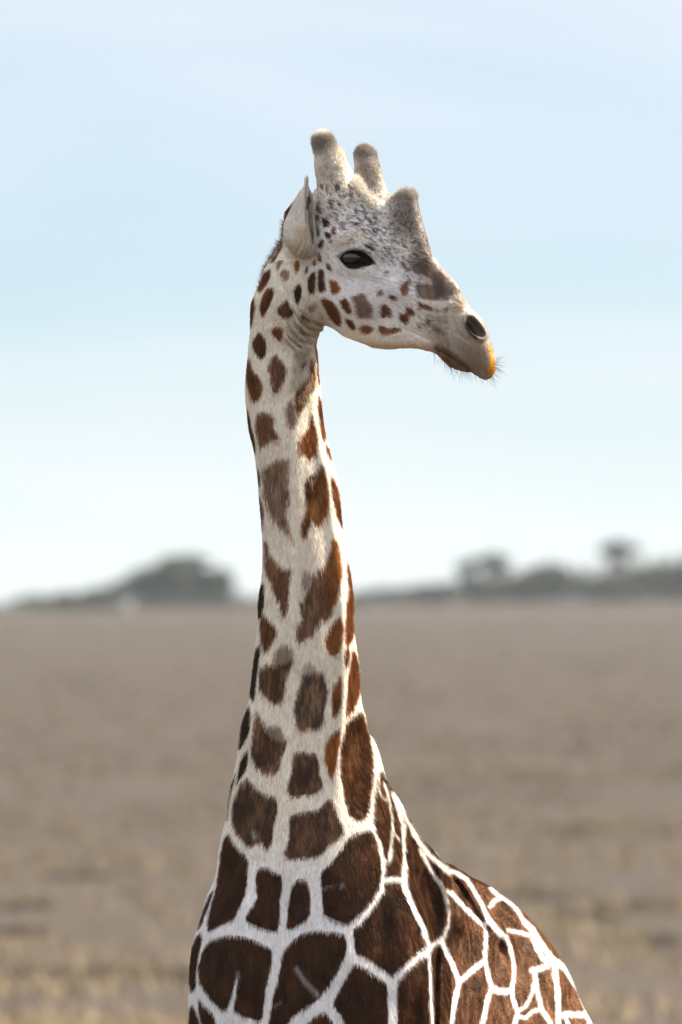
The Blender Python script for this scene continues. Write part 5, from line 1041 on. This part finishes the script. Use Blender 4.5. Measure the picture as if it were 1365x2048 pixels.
# continuous low scrub the single bushes stand in
sx = rng.uniform(-60, 60, 900); sy = TY0 + rng.uniform(-8, 26, 900); szz = ground_z(sx, sy)
spx = 682.5 + sx / (S * (D + sy) / D)
hh = np.interp(spx, [0, 25, 60, 240, 480, 700, 900, 1000, 1365], [.45, .5, .7, 1.0, .9, .75, 1.3, 2.0, 2.8]) * (1 + .3 * vnoise(np.stack([sx, sy, sx * 0], 1), .3, 61))
sr = np.stack([np.full(900, 1.3), np.full(900, 1.3), hh], 1)
o = leaf_cloud('distant_scrub', np.stack([sx, sy, szz + hh * .6], 1), sr, 16000, .3, None, np.zeros(3), (.060, .062, .040)); tag(o, 'low dark scrub running the whole length of the ridge', 'scrub', kind='stuff')
sx2 = np.concatenate([rng.uniform(-520, -58, 1300), rng.uniform(58, 520, 1300)]); sy2 = TY0 + rng.uniform(-10, 30, 2600); h2 = 1.1 * (1 + .9 * np.clip(vnoise(np.stack([sx2, sy2, sx2 * 0], 1), .06, 62) + .2, 0, 1) * 2.2)
o2 = leaf_cloud('distant_scrub', np.stack([sx2, sy2, ground_z(sx2, sy2) + h2 * .6], 1), np.stack([np.full(2600, 2.2), np.full(2600, 1.6), h2], 1), 36000, .45, None, np.zeros(3), (.060, .062, .040)); tag(o2, 'low dark scrub where the ridge runs on beyond both sides', 'scrub', kind='stuff')
# soft dark marks on the near plain: little dead shrubs
SG = 'little dry shrubs dotted over the plain'
marks = [(350, 1962, 'small brown shrub low in the frame just left of the chest'), (215, 1955, 'small brown shrub second from the chest towards the left, low in the frame'), (75, 1958, 'small brown shrub low in the frame close to the left edge'), (30, 1820, 'little shrub at the left edge about level with the chest'),
         (30, 1872, 'little shrub at the left edge, lower of the two there'), (160, 1762, 'little shrub left of the chest, highest of those on that side'), (1290, 1893, 'small round shrub right of the rump near the right edge'), (1080, 1800, 'small shrub just above and right of the back'), (1170, 1842, 'low shrub right of the back, level with the rump'), (1300, 1820, 'low shrub near the right edge above the round one'), (1155, 1665, 'faint shrub far out over the giraffe\'s back')]
for px_, py_, lab in marks:
    ang_ = (py_ - HROW) * S / D; dist = EYE / ang_
    for _ in range(8): dist = (EYE - float(ground_z((px_ - 682.5) * S * dist / D, dist - D))) / ang_
    y = dist - D; x = (px_ - 682.5) * S * dist / D; b0 = np.array([x, y, float(ground_z(x, y))])
    o = bpy.data.objects.new('dry_shrub', None); C.objects.link(o); o.location = b0; tag(o, lab, 'shrub', SG)
    w_ = .16 * dist / 100 * rng.uniform(.8, 1.3)
    _t = leaf_cloud('twigs', [b0 + np.array([k_ * w_, rng.normal(0, .1), .06]) for k_ in (-1.2, -.3, .5, 1.3)], [(w_ * 1.1, .2, .07)] * 4, 260, .022, o, b0, (.085, .075, .060)); _t['kind'] = 'stuff'
    limbs('stem', [(b0 - [0, 0, .03], b0 + [0, 0, .16], .012, .006), (b0, b0 + [.12, 0, .13], .008, .004), (b0, b0 + [-.12, .03, .12], .008, .004)], o, b0)

# air: even, pale haze over the plain
hv = [(x, y, z) for x in (-2500, 2500) for y in (-450, 4300) for z in (-90, 24)]
haze = obj_mesh('haze', hv, [(0, 1, 3, 2), (4, 6, 7, 5), (0, 4, 5, 1), (2, 3, 7, 6), (0, 2, 6, 4), (1, 5, 7, 3)], None, None, False)
m_hz = bpy.data.materials.new('thin pale air'); m_hz.use_nodes = True; n = m_hz.node_tree.nodes; n.remove(n['Principled BSDF'])
pv = n.new('ShaderNodeVolumePrincipled'); pv.inputs['Color'].default_value = (.78, .88, 1, 1); pv.inputs['Density'].default_value = .00009; pv.inputs['Anisotropy'].default_value = .3
m_hz.node_tree.links.new(pv.outputs['Volume'], n['Material Output'].inputs['Volume']); haze.data.materials.append(m_hz); tag(haze, 'thin pale haze lying over the whole plain', 'haze', kind='stuff')
print('all', round(time.time() - T0, 1))
